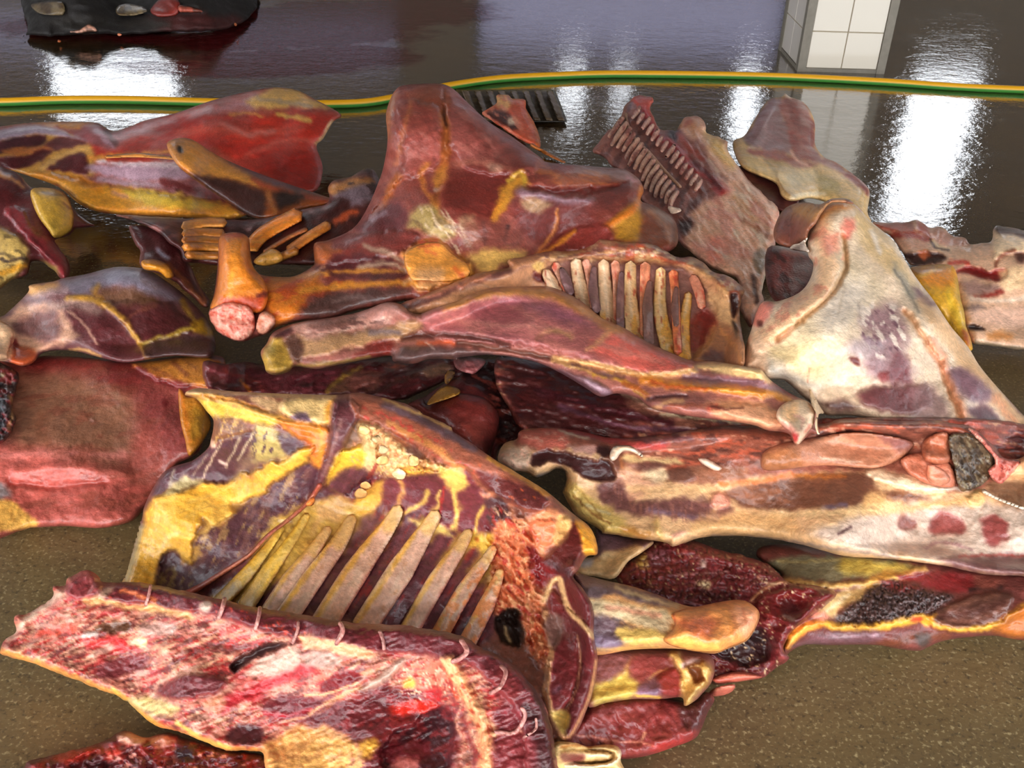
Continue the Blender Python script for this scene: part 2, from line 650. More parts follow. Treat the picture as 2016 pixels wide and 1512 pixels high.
def piece(name, ol, base, ops=(), z=None, T=0.05, R=24, label=None, cat=None, group=None, parent=None, rag=0.0, ragscale=14,
          thick=None, lift=0.0, smooth=2, var=0.10, gap=0.006, rawol=False, noise=0.004, material=None, plabel=None, onblur=4, floor_min=0.004, fib=0.13, embed=True):
    global TB
    SEED[0] += 1
    sd = SEED[0] * 31
    ol = pts_of(ol)
    o = catmull(ol, 4, True) if not rawol else np.array(ol, float)
    if rag > 0:
        # even resample, then push in and out for a torn edge
        q = np.concatenate([o, o[:1]])
        L = np.concatenate([[0], np.cumsum(np.hypot(*np.diff(q, axis=0).T))])
        s = np.arange(0, L[-1], 5.0)
        o = np.stack([np.interp(s, L, q[:, 0]), np.interp(s, L, q[:, 1])], 1)
        t = np.roll(o, -1, 0) - np.roll(o, 1, 0)
        t /= np.maximum(1e-6, np.linalg.norm(t, axis=1))[:, None]
        am = (fbm(o[:, 0], o[:, 1], ragscale, sd, 3) - 0.5) * 2 * rag
        o = o + np.stack([-t[:, 1], t[:, 0]], 1) * am[:, None]
    x0, y0 = o.min(0) - 8
    x1, y1 = o.max(0) + 8
    ia, ib = np.searchsorted(GX, x0), np.searchsorted(GX, x1)
    ja, jb = np.searchsorted(GY, y0), np.searchsorted(GY, y1)
    ia, ja = max(ia - 1, 0), max(ja - 1, 0)
    ib, jb = min(ib + 1, len(GX)), min(jb + 1, len(GY))
    X, Y = LX[ja:jb, ia:ib].copy(), LY[ja:jb, ia:ib].copy()
    S, BX, BY = sdf(X, Y, o)
    cs = (S[:-1, :-1] + S[1:, :-1] + S[:-1, 1:] + S[1:, 1:]) / 4 > -0.3
    used = np.zeros(S.shape, int)
    for (a, b) in ((0, 0), (1, 0), (0, 1), (1, 1)):
        used[a:a + cs.shape[0], b:b + cs.shape[1]] += cs
    vm = used > 0
    bnd = vm & (used < 4)
    X = np.where(bnd, BX, X)
    Y = np.where(bnd, BY, Y)
    S = np.where(bnd, 0, np.maximum(S, 0))
    prof = np.sqrt(np.clip(1 - (1 - np.clip(S / R, 0, 1)) ** 2, 0, 1))
    D = rays(X, Y)
    tb = TB[ja:jb, ia:ib]
    tf = TFLOOR[ja:jb, ia:ib]
    hgt = T * prof
    if noise:
        hgt = hgt + (fbm(X, Y, 40, sd + 5, 4) - 0.5) * 4 * noise * np.clip(S / 14, 0, 1)
        hgt = hgt - np.abs(fbm(X, Y, 26, sd + 61, 3) - 0.5) * 2 * noise * 0.8 * np.clip(S / 14, 0, 1)
    cb = hexc(base)
    C = np.empty(X.shape + (3,))
    C[:] = cb
    v = (fbm(X, Y, 70, sd + 9, 4) - 0.5) * 2 * var + (fbm(X, Y, 14, sd + 11, 3) - 0.5) * 1.3 * var
    C *= (1 + v)[..., None]
    edge = np.clip(S / 6, 0, 1)
    # muscle grain runs along the piece
    cen = o - o.mean(0)
    ev, evec = np.linalg.eigh(cen.T @ cen)
    ang = math.degrees(math.atan2(evec[1, 1], evec[0, 1]))
    gr = fbm(X + (fbm(X, Y, 90, sd + 21, 2) - .5) * 60, Y + (fbm(X, Y, 90, sd + 22, 2) - .5) * 60, 6, sd + 23, 3, ang, 7) - 0.5
    for k, op in enumerate(ops):
        kind = op[0]
        if kind in 'fF':
            # fill (poly, colour, soft, warp, alpha[, height])
            _, poly, c, so, wa = op[:5]
            al = op[5] if len(op) > 5 else 1.0
            hh = op[6] if len(op) > 6 else 0.0
            poly = catmull(pts_of(poly), 4, True)
            m0 = so + wa + 3
            bb = (X > poly[:, 0].min() - m0) & (X < poly[:, 0].max() + m0) & (Y > poly[:, 1].min() - m0) & (Y < poly[:, 1].max() + m0) & vm
            if not bb.any():
                continue
            xx, yy = X[bb], Y[bb]
            if wa:
                ws = max(14, wa * 2.2)
                wx_ = (fbm(xx, yy, ws, sd + k * 7, 3) - 0.5) * 2 * wa
                wy_ = (fbm(xx, yy, ws, sd + k * 7 + 3, 3) - 0.5) * 2 * wa
                xx2, yy2 = xx + wx_, yy + wy_
            else:
                xx2, yy2 = xx, yy
            d, _, _ = sdf(xx2, yy2, poly)
            w = np.clip(d / (so * SOFT + 1.5) + 0.5, 0, 1)
            w = w * w * (3 - 2 * w) * al
            if c is not None:
                cc = hexc(c) * (1 + v[bb])[:, None]
                C[bb] = C[bb] * (1 - w[:, None]) + cc * w[:, None]
            if hh:
                rr = max(10.0, abs(hh) * 450)
                hgt[bb] += hh * np.sqrt(np.clip(1 - (1 - np.clip(d / rr, 0, 1)) ** 2, 0, 1)) * edge[bb]
        elif kind in 'sS':
            # stroke (line, width, colour, soft, warp, alpha[, height])
            _, line, wd_, c, so, wa = op[:6]
            al = op[6] if len(op) > 6 else 1.0
            hh = op[7] if len(op) > 7 else 0.0
            line = catmull(pts_of(line), 5)
            m0 = so + wa + wd_ + 3
            bb = (X > line[:, 0].min() - m0) & (X < line[:, 0].max() + m0) & (Y > line[:, 1].min() - m0) & (Y < line[:, 1].max() + m0) & vm
            if not bb.any():
                continue
            xx, yy = X[bb], Y[bb]
            if wa:
                ws = max(12, wa * 2.5)
                xx2 = xx + (fbm(xx, yy, ws, sd + k * 7, 3) - 0.5) * 2 * wa
                yy2 = yy + (fbm(xx, yy, ws, sd + k * 7 + 3, 3) - 0.5) * 2 * wa
            else:
                xx2, yy2 = xx, yy
            d, _, _ = seg_dist(xx2, yy2, line, False)
            w = np.clip((wd_ / 2 - d) / (so * SOFT * .85 + 1) + 0.5, 0, 1)
            w = w * w * (3 - 2 * w) * al
            if c is not None:
                cc = hexc(c) * (1 + v[bb])[:, None]
                C[bb] = C[bb] * (1 - w[:, None]) + cc * w[:, None]
            if hh:
                hgt[bb] += hh * np.exp(-(d / (wd_ * 0.55)) ** 2) * edge[bb]
        elif kind in 'mM':
            # mottle (colour, scale, threshold, amount, angle, stretch[, poly[, height]])
            _, c, scl, th, amt, an, st = op[:7]
            w = np.clip((fbm(X, Y, scl, sd + k * 13, 3, an, st) - th) / 0.10, 0, 1) * amt
            if len(op) > 7 and op[7] is not None:
                poly = catmull(pts_of(op[7]), 4, True)
                d, _, _ = sdf(X, Y, poly)
                w = w * np.clip(d / 12 + 0.5, 0, 1)
            C = C * (1 - w[..., None]) + hexc(c) * w[..., None]
            if len(op) > 8:
                hgt += op[8] * w / max(amt, 1e-3) * edge
        elif kind == 'v':
            # crumbly cells (height, size, poly[, colour of the clefts])
            _, amp, scl, poly = op[:4]
            poly = catmull(pts_of(poly), 4, True)
            bb = (X > poly[:, 0].min() - 20) & (X < poly[:, 0].max() + 20) & (Y > poly[:, 1].min() - 20) & (Y < poly[:, 1].max() + 20) & vm
            if not bb.any():
                continue
            xx, yy = X[bb], Y[bb]
            xx2 = (xx + (fbm(xx, yy, scl * .8, sd + 40, 2) - .5) * scl * .6) / scl
            yy2 = (yy + (fbm(xx, yy, scl * .8, sd + 43, 2) - .5) * scl * .6) / scl
            ix, iy = np.floor(xx2).astype(np.int64), np.floor(yy2).astype(np.int64)
            f1, f2 = np.full(xx.shape, 9.0), np.full(xx.shape, 9.0)
            for a in (-1, 0, 1):
                for b_ in (-1, 0, 1):
                    qx, qy = ix + a + .15 + .7 * _h(ix + a, iy + b_, sd + 50), iy + b_ + .15 + .7 * _h(ix + a, iy + b_, sd + 51)
                    dd_ = np.hypot(xx2 - qx, yy2 - qy)
                    f2 = np.where(dd_ < f1, f1, np.minimum(f2, dd_))
                    f1 = np.minimum(f1, dd_)
            d, _, _ = sdf(xx, yy, poly)
            m_ = np.clip(d / 14 + 0.5, 0, 1)
            cr = np.clip((f2 - f1) / .35, 0, 1)
            hgt[bb] += amp * np.sqrt(cr) * m_ * edge[bb]
            if len(op) > 4:
                w = ((1 - cr) * m_ * .75)[:, None]
                C[bb] = C[bb] * (1 - w) + hexc(op[4]) * w
        elif kind == 'n':
            # relief (amp, scale, angle, stretch[, poly])
            _, amp, scl, an, st = op[:5]
            w = 1.0
            if len(op) > 5:
                d, _, _ = sdf(X, Y, catmull(pts_of(op[5]), 4, True))
                w = np.clip(d / 14 + 0.5, 0, 1)
            nz = np.abs(fbm(X, Y, scl, sd + k * 13, 3, an, st) - 0.5) * 2
            hgt += amp * (0.35 - nz) * 2 * w * edge
    C = C * (1 + gr * fib * 2)[..., None]
    hgt = hgt + gr * 0.0018 * edge * (fib > 0)
    tb = -dil(-tb, 2)
    if z is None:
        t0 = np.minimum(blur(tb, onblur), tb) - lift
    else:
        zz = [(P(s.rsplit(',', 1)[0])[0] + (float(s.rsplit(',', 1)[1]),)) for s in z]
        zp = np.array(zz)
        d2 = (X[..., None] - zp[:, 0]) ** 2 + (Y[..., None] - zp[:, 1]) ** 2 + 60.0 ** 2
        w = 1 / d2 ** 1.5
        zh = (w * zp[:, 2]).sum(-1) / w.sum(-1)
        t0 = (zh - H) / D[..., 2]
    front = t0 - hgt
    defi = np.where(vm, np.maximum(0, front - (tb - gap)), 0)
    if z is not None:
        STATS.append((name, float(defi[vm].mean()), float(defi[vm].max())))
        dd = blur(dil(defi, 4), 5)
        dd = np.where(vm, dd, 0)
        front = front - dd
    front = np.minimum(front, tb - gap * (0.25 + 0.75 * np.clip(S / 10, 0, 1)))
    if z is None and parent is not None and embed:
        back = tb + 0.003
    else:
        th_ = thick if thick is not None else 1.2 * T + 0.01
        back = front + np.maximum(th_ * prof + hgt * 0.5, 0.002)
        back = np.minimum(back, tb - 0.0008)
    back = np.minimum(back, (H - floor_min * 0.25) / (-D[..., 2]))
    back = np.maximum(back, front + 0.0005)
    # write depth buffer
    TB[ja:jb, ia:ib] = np.where(vm, np.minimum(TB[ja:jb, ia:ib], front), TB[ja:jb, ia:ib])
    # mesh
    idx = np.full(vm.shape, -1)
    nv = int(vm.sum())
    idx[vm] = np.arange(nv)
    inner = vm & ~bnd
    idb = idx.copy()
    nb = int(inner.sum())
    idb[inner] = nv + np.arange(nb)
    vf = CAM + D[vm] * front[vm][:, None]
    vb = CAM + D[inner] * back[inner][:, None]
    V = np.concatenate([vf, vb])
    gy = C.mean(-1, keepdims=True)
    sat_ = np.clip((C.max(-1, keepdims=True) - C.min(-1, keepdims=True)) / np.maximum(C.max(-1, keepdims=True), .05) * 2 - .4, 0, 1)
    cf = np.clip((gy + (C - gy) * SAT) * (TINT * sat_ + np.array([1.0, .965, .95]) * (1 - sat_)), 0, 1)
    cols = np.concatenate([cf[vm], cf[inner]])
    j, i = np.nonzero(cs)
    q1 = np.stack([idx[j, i], idx[j + 1, i], idx[j + 1, i + 1], idx[j, i + 1]], 1)
    q2 = np.stack([idb[j, i], idb[j, i + 1], idb[j + 1, i + 1], idb[j + 1, i]], 1)
    # a back face with all four corners on the rim would double the front one
    keep = ~(bnd[j, i] & bnd[j + 1, i] & bnd[j + 1, i + 1] & bnd[j, i + 1])
    Q = np.concatenate([q1, q2[keep]])
    org = np.array([V[:, 0].mean(), V[:, 1].mean(), max(0.0, V[:, 2].min())])
    me = bpy.data.meshes.new(name)
    me.vertices.add(len(V))
    me.vertices.foreach_set('co', (V - org).astype(np.float32).ravel())
    me.loops.add(Q.size)
    me.loops.foreach_set('vertex_index', Q.astype(np.int32).ravel())
    me.polygons.add(len(Q))
    me.polygons.foreach_set('loop_start', np.arange(0, Q.size, 4, dtype=np.int32))
    me.polygons.foreach_set('use_smooth', np.ones(len(Q), bool))
    me.update(calc_edges=True)
    ca = me.attributes.new('Col', 'FLOAT_COLOR', 'POINT')
    ca.data.foreach_set('color', np.concatenate([lin(cols), np.ones((len(V), 1))], 1).astype(np.float32).ravel())
    me.materials.append(material or FLESH)
    ob = bpy.data.objects.new(name, me)
    col.objects.link(ob)
    if parent is not None:
        ob.parent = parent
        po = np.array(parent['_org'])
        ob.location = org - po
        if plabel:
            ob['label'] = plabel
    else:
        ob.location = org
    ob['_org'] = [float(q) for q in org]
    if label:
        tag(ob, label, cat, group)
    return ob


def band(name, center, width, base, parent, ops=(), T=0.012, **kw):
    w = max(width) if isinstance(width, (list, tuple)) else width
    return piece(name, strip(center, width), base, ops, None, T, kw.pop('R', w * 0.5), parent=parent, rawol=True, noise=kw.pop('noise', 0.001), **kw)
HIDE = flesh_material('matted_hide', 0.6, 0.85, 0.0, 0.6)

# ------------------------------------------------------------------ far things
BLOOD = flesh_material('pooled_blood', 0.08, 0.25, 0.3, 0.5)
heap = piece('hide_heap', 'n 180,60 190,-120 700,-160 1500,-160 2000,-120 2020,40 1960,140 1850,210 1600,250 1300,250 1000,270 750,262 600,268 400,285 220,285 150,305 215,240 200,150',
             '17120f', [('f', 'n 1180,140 1700,100 1900,140 1850,215 1600,250 1250,245', '36100d', 12, 10), ('f', 'n 900,180 1150,150 1350,190 1200,235 1000,230', '2f2a26', 10, 5),
                        ('f', 'n 380,130 900,120 880,200 500,230', '24201c', 10, 6), ('n', .03, 40, 10, 2)],
             z=['n 200,290,.0', 'n 600,265,.0', 'n 1000,268,.0', 'n 1500,248,.0', 'n 1950,140,.0', 'n 600,-60,.25', 'n 1500,-60,.25'], T=.15, R=40, thick=.25, material=HIDE,
             label='black hairy hide heap with pale hooves at the top left corner', cat='carcass', rag=3)
for nm, ol, c, lb in (('hoof', 'n 250,30 480,10 505,110 420,122 300,100', '6e6048', 'dull beige hoof'),
                      ('hoof', 'n 918,110 930,50 1010,30 1110,50 1170,85 1050,125', '8a7a5c', 'pale beige hoof'),
                      ('meat_flap', 'n 1180,80 1290,-20 1410,10 1400,110 1260,135', '742a26', 'dark red flap'),
                      ('meat_flap', 'n 1410,40 1520,55 1600,92 1500,98 1410,95', 'b35f53', 'pink flap'),
                      ('skin_scrap', 'n 510,250 620,235 700,185 770,245 700,252 640,262', 'c89a88', 'pink white scrap')):
    piece(nm, ol, c, [('m', '2a1c16', 12, .55, .5, 0, 1)], None, .02, 9, parent=heap, plabel=lb, rag=1.5)
for xy in ('n 930,262 960,272 940,285 925,275', 'n 1845,180 1868,188 1860,205 1845,200', 'n 455,312 485,322 470,334 450,328'):
    piece('meat_scrap', xy, 'c4734c', (), None, .012, 5, label={'n 9': 'tiny pink scrap lying at the front edge of the black heap', 'n 1': 'tiny orange scrap at the right end of the black heap', 'n 4': 'tiny orange scrap on the floor in front of the black heap'}[xy[:3]], cat='scrap')

# drain with slots
dr = piece('floor_drain', 'o 150,225 930,225 1030,480 260,480', '2a221b', (), ['o 500,350,.004'], .002, 4, label='slotted metal floor drain behind the pile', cat='drain', rag=0, gap=.002, noise=0, rawol=True, thick=.001)
for k in range(8):
    x = 195 + k * 95
    piece('grate_bar', 'o %d,232 %d,232 %d,472 %d,472' % (x, x + 52, x + 150, x + 95), '5b4c3a', (), None, .006, 4, parent=dr, rawol=True, noise=0)

# ------------------------------------------------------------------ upper left
flank = piece('beef_flank', 'a -60,700 0,715 130,700 290,690 480,690 560,700 640,742 740,715 830,680 1000,640 1200,570 1400,520 1550,495 1680,510 1800,570 1935,650 1890,690 1830,790 1795,830 1830,950 1800,1075 1700,1100 1550,1150 1390,1222 1300,1245 1000,1232 650,1215 520,1190 440,1150 330,1060 140,990 0,950 -60,940',
              '9a5048', [
    ('f', 'a 510,815 640,765 830,700 1000,650 1250,620 1450,650 1700,640 1910,640 1830,790 1795,830 1830,950 1800,1080 1600,1040 1400,950 1200,850 900,900 620,910 500,880', 'a5332b', 12, 12),
    ('m', '8c3c38', 26, .55, .7, -12, 3, 'a 510,815 830,700 1250,620 1910,640 1830,950 1800,1080 1400,950 900,900'),
    ('f', 'a 1500,930 1700,850 1820,900 1830,950 1800,1080 1600,1040', '8c2622', 22, 10),
    ('f', 'a 560,720 760,715 1000,660 1250,585 1450,555 1420,620 1100,655 900,720 700,800 620,850 570,800', 'ab8690', 16, 12, .75),
    ('f', 'a 880,720 1050,660 1180,680 1000,740', '8a2a28', 8, 6),
    ('f', 'a 1400,580 1560,495 1680,508 1800,570 1900,615 1700,605 1500,615', 'cfa76a', 7, 6),
    ('s', 'a 1460,560 1620,580 1760,600', 8, 'a09080', 5, 4, .7),
    ('s', 'a 1570,645 1690,665 1760,690', 9, 'c9a260', 5, 5, .9), ('s', 'a 1300,650 1420,640 1480,660', 6, 'c58a50', 4, 4, .8),
    ('s', 'a 1880,690 1830,780 1800,820', 10, 'd9b890', 5, 5),
    ('s', 'a 1000,770 1250,730 1450,760 1700,720', 16, 'b4564c', 12, 8, .6), ('s', 'a 1150,800 1400,850 1500,870', 14, '8a2a2a', 12, 8, .6),
    ('s', 'a 1250,700 1400,760 1550,740', 8, 'b58a8c', 8, 6, .5), ('s', 'a 1400,880 1600,800 1750,800', 8, 'b06058', 8, 6, .6),
    ('f', 'a -60,760 280,750 500,800 535,940 490,1010 140,985 -60,960', 'b88c4e', 8, 4),
    ('f', 'a 180,700 300,690 560,695 610,725 450,745 330,722', 'c98e4e', 6, 5),
    ('f', 'a 400,760 470,720 560,700 640,760 640,820 560,830', '8e5058', 9, 6), ('s', 'a 540,740 640,830', 12, 'b394a2', 7, 4, .8), ('s', 'a 600,750 660,820', 9, '6a4a4e', 6, 4, .8),
    ('f', 'a -60,760 0,735 200,708 330,738 490,798 350,778 200,762 0,800 -60,812', 'aa9cac', 6, 3, 1, .012),
    ('f', 'a -60,795 0,792 150,768 260,772 230,830 60,862 -60,865', '46222a', 5, 4, 1, -.01),
    ('f', 'a 230,842 330,772 420,785 485,800 440,832 300,852', '5a2c30', 5, 4),
    ('f', 'a 20,850 230,830 300,850 250,870 60,880', 'b07048', 5, 4),
    ('f', 'a -60,890 150,880 230,852 300,862 240,902 150,952 60,962 -60,950', '4e2026', 5, 4, 1, -.008),
    ('f', 'a 230,962 330,892 480,865 492,992 380,972', '4c1a20', 5, 4, 1, .012),
    ('s', 'a 230,960 330,892 440,850 490,840', 10, 'c9a066', 5, 4),
    ('f', 'a 500,935 700,925 1000,940 1090,1010 900,1035 600,1005 520,975', 'a98e9c', 9, 8), ('s', 'a 560,915 720,925 900,935 1010,935', 11, 'd2c2c8', 6, 5),
    ('s', 'a 500,900 700,880 900,870 1000,860', 9, 'c98a4a', 6, 5), ('s', 'a 620,900 760,905 960,890', 10, '9a3a34', 6, 5),
    ('f', 'a 480,1000 900,1040 1100,1020 1260,1130 1100,1165 800,1065 600,1055', '80565c', 10, 8), ('s', 'a 560,1020 800,1050 1000,1045', 9, 'a08e98', 6, 5, .7),
    ('s', 'a 780,1062 900,1085 960,1105', 9, '5e2a2e', 5, 5), ('s', 'a 930,1032 1080,1072 1260,1150', 15, '642c30', 7, 6), ('s', 'a 1000,1075 1080,1130', 5, '4a2024', 4, 4),
    ('f', 'a 140,990 330,985 500,1035 700,1062 1000,1112 1250,1150 1395,1222 1300,1245 1000,1232 650,1215 520,1190 440,1150 330,1060', 'cf9644', 7, 6, 1, .03),
    ('f', 'a 680,1075 850,1080 1230,1155 1100,1180 800,1150', 'c9ac50', 9, 9), ('s', 'a 200,1010 400,1010 560,1070', 14, 'd78f34', 9, 6, .8),
    ('s', 'a 560,1180 800,1200 1250,1215', 9, 'd08a3c', 7, 5, .8), ('s', 'a 640,1090 720,1120', 8, 'b98a80', 6, 5, .7)],
              z=['a 0,720,.20', 'a 640,750,.18', 'a 1200,600,.24', 'a 1550,500,.27', 'a 1920,650,.16', 'a 1820,1000,.06', 'a 1300,1230,.04', 'a 650,1200,.05', 'a 140,985,.10', 'a 1000,900,.18'],
              T=.07, R=26, label='broad bright red beef flank with a long orange fat edge at the upper left', cat='meat')
piece('tendon', strip('a 600,890 800,880 1050,905', [5, 9, 4]), 'c88a4a', (), None, .006, 4, parent=flank, noise=0)

shank = piece('shank_bone', 'a 945,822 985,788 1050,782 1110,802 1235,882 1390,952 1600,1030 1830,1108 1885,1130 1860,1160 1720,1185 1600,1225 1480,1242 1390,1212 1200,1085 1080,1000 1000,930',
              '8a4c2a', [('f', 'a 945,825 1000,785 1110,800 1240,890 1380,965 1440,1025 1300,1015 1150,1010 1060,970 980,905', 'ca8c4c', 8, 6), ('f', 'a 950,840 990,800 1040,810 1040,880 1000,920', 'a87648', 8, 4),
                         ('s', 'a 1060,880 1200,960 1380,1020 1460,1040', 12, 'd99a50', 9, 4), ('f', 'a 1060,985 1200,1010 1400,1040 1510,1120 1480,1242 1390,1218 1230,1115', '3c2220', 10, 7),
                         ('f', 'a 1290,912 1450,945 1650,1035 1830,1108 1700,1095 1500,1035', '6a525a', 8, 5), ('s', 'a 1440,1020 1600,1080 1850,1140', 10, '9c4a34', 8, 5), ('s', 'a 1520,1090 1560,1200', 9, 'a06a44', 6, 5, .8),
                         ('f', 'a 1560,1090 1720,1110 1660,1160 1580,1190', '2e1a18', 9, 6), ('s', 'a 1018,842 1024,852', 9, '1c120c', 4, 0, 1, -.015)],  # last stroke paints the shade in the knob's hole
              z=['a 960,850,.34', 'a 1400,1000,.26', 'a 1860,1140,.2', 'a 1400,1200,.2'], T=.06, R=22, label='orange and dark brown shank with a pierced knob, lying across the red flank', cat='meat')

offal = piece('offal_chunk', 'a -80,960 40,960 120,1000 180,1065 290,1065 380,1110 420,1190 500,1258 545,1276 510,1290 430,1298 400,1330 320,1355 310,1370 345,1420 388,1480 395,1560 360,1590 300,1530 220,1480 175,1490 150,1560 60,1590 -80,1640',
              '5c2a30', [('f', 'a -60,960 60,970 130,1030 170,1100 60,1150 -60,1140', '4a1a1f', 8, 5), ('s', 'a -20,980 60,1000 130,1060', 9, 'b07840', 6, 6), ('f', 'a 20,1185 120,1170 190,1300 330,1370 392,1500 372,1590 240,1450 100,1300', '83303a', 8, 5, 1, .02),
                         ('s', 'a 60,1220 200,1370 330,1500', 6, '5e2028', 5, 4), ('f', 'a -80,1320 60,1310 150,1380 160,1490 120,1540 60,1600 -80,1640', 'c2a66a', 8, 6, 1, .02), ('m', '5a4a30', 12, .55, .8, 10, 2, 'a -60,1330 80,1320 160,1400 160,1500 40,1600 -60,1600'),
                         ('s', 'a 0,1460 60,1480 150,1460', 6, '3a2a20', 4, 5), ('s', 'a 0,1550 60,1530 140,1510', 10, 'd09a40', 6, 5), ('f', 'a 230,1480 320,1510 330,1560 260,1560', 'a8905a', 8, 6)],
              z=['a 0,980,.20', 'a 300,1100,.16', 'a 500,1270,.05', 'a 380,1560,.03', 'a 0,1600,.04', 'a 100,1300,.14'], T=.06, R=20, label='dark offal chunk with a yellow fat ball at the left edge', cat='meat', rag=2)
piece('fat_ball', 'a 175,1078 290,1068 370,1110 410,1190 418,1250 400,1312 320,1352 270,1300 205,1205', 'c9a24e', [('s', 'a 350,1130 400,1200 410,1270', 10, 'dcae5c', 8, 4), ('f', 'a 220,1220 330,1260 300,1330', 'a88a40', 12, 6), ('s', 'a 240,1090 380,1110', 4, '6a4a28', 3, 3, .8), ('s', 'a 360,1150 400,1180', 4, '7a4a30', 3, 3, .7)], None, .05, 26, parent=offal, plabel='yellow fat ball')

# ------------------------------------------------------------------ left sheet, shoulder
sheet = piece('beef_sheet', 'z -60,700 40,704 100,700 180,705 260,712 350,702 430,700 445,720 446,760 436,776 412,800 400,870 386,895 352,912 332,935 300,985 286,1000 262,1025 230,1035 190,1040 130,1036 60,1039 -60,1043',
              '8d4b46', [('f', 'z 20,750 120,735 250,755 260,850 220,920 100,905 20,890', '866350', 45, 16, .85), ('f', 'z -60,880 120,885 200,920 285,960 300,985 262,1026 190,1042 100,1036 40,1030 -60,990', 'b25e5a', 28, 10, .9),
                         ('f', 'z 30,700 260,708 275,770 200,750 120,725 60,735', '762c2c', 22, 10), ('f', 'd 780,900 920,900 1050,1060 1070,1250 980,1300 900,1200 800,1050', '7a3a3c', 30, 14, .8),
                         ('s', 'd 250,1080 250,1180 300,1260', 20, '7a4a3a', 18, 10, .5), ('s', 'd 20,1290 400,1270 700,1290', 16, 'c07874', 14, 8, .8), ('s', 'd 60,1440 300,1460 600,1440', 12, '96423e', 12, 6, .7, -.012), ('s', 'd 100,1370 400,1350 700,1380', 24, None, 8, 0, 1, .012),
                         ('m', '7a4238', 16, .56, .5, -8, 3), ('f', 'd 760,765 960,738 1060,720 1180,714 1275,760 1285,850 1250,885 1100,895 900,862 790,805', 'b4783a', 8, 6, 1, .02), ('s', 'd 860,790 1000,860 1100,890', 9, '8a5030', 6, 4, .8), ('s', 'd 980,760 1060,830', 8, '7a4230', 6, 4, .7), ('s', 'd 1040,740 1110,790', 6, '8e5a34', 5, 4, .8), ('s', 'd 780,800 920,870 1060,900', 14, '6e2a2e', 8, 5),
                         ('s', 'd 1200,730 1260,745', 8, '6a5a6a', 6, 3), ('f', 'd 1160,1160 1290,1175 1210,1290 1080,1310 1110,1250', '5c2a32', 8, 4), ('f', 'z -60,985 20,985 45,1005 72,1038 -60,1043', 'd9aa62', 6, 3), ('f', 'd -20,1440 40,1460 60,1520 -20,1520', '8a8080', 9, 5),
                         ('s', 'd 930,985 940,995', 12, '5a1c20', 8, 0), ('s', 'd 515,1085 525,1090', 5, 'c89a90', 4, 0)],
              z=['z 0,720,.10', 'z 250,715,.14', 'z 430,720,.16', 'z 400,860,.12', 'z 290,990,.04', 'z 100,1036,.02', 'z 150,850,.10'], T=.045, R=24, label='wide smooth dark red meat sheet with a pink folded edge on the left floor', cat='meat')
piece('fat_flap', 'd 1012,905 1060,950 1110,955 1150,1000 1182,1060 1190,1140 1080,1292 1050,1200 1022,1080', 'b3762b', [('s', 'd 1020,920 1050,1060 1080,1200', 8, 'c97a34', 6, 3), ('f', 'd 1100,1000 1170,1070 1150,1150 1080,1200', '98702e', 12, 6)], None, .012, 10, parent=sheet, plabel='orange fat flap')

scr = piece('scrap_heap', 'd -80,775 60,785 110,830 95,900 70,1000 90,1080 50,1180 -80,1220', '2c1d1e', [('f', 'd 0,800 80,810 70,870 0,870', '8a7a5e', 6, 6), ('f', 'd -60,940 20,960 20,1120 -60,1140', '4a4e55', 8, 5), ('m', '6a2028', 9, .5, .9, 20, 2), ('s', 'd 60,950 75,1040 45,1140', 7, 'a07850', 5, 5, .8), ('n', .02, 10, 0, 1)],
            z=['d 0,1000,.09'], T=.04, R=14, rag=3, label='blackish wet scraps at the left edge beside the red meat sheet', cat='scrap')

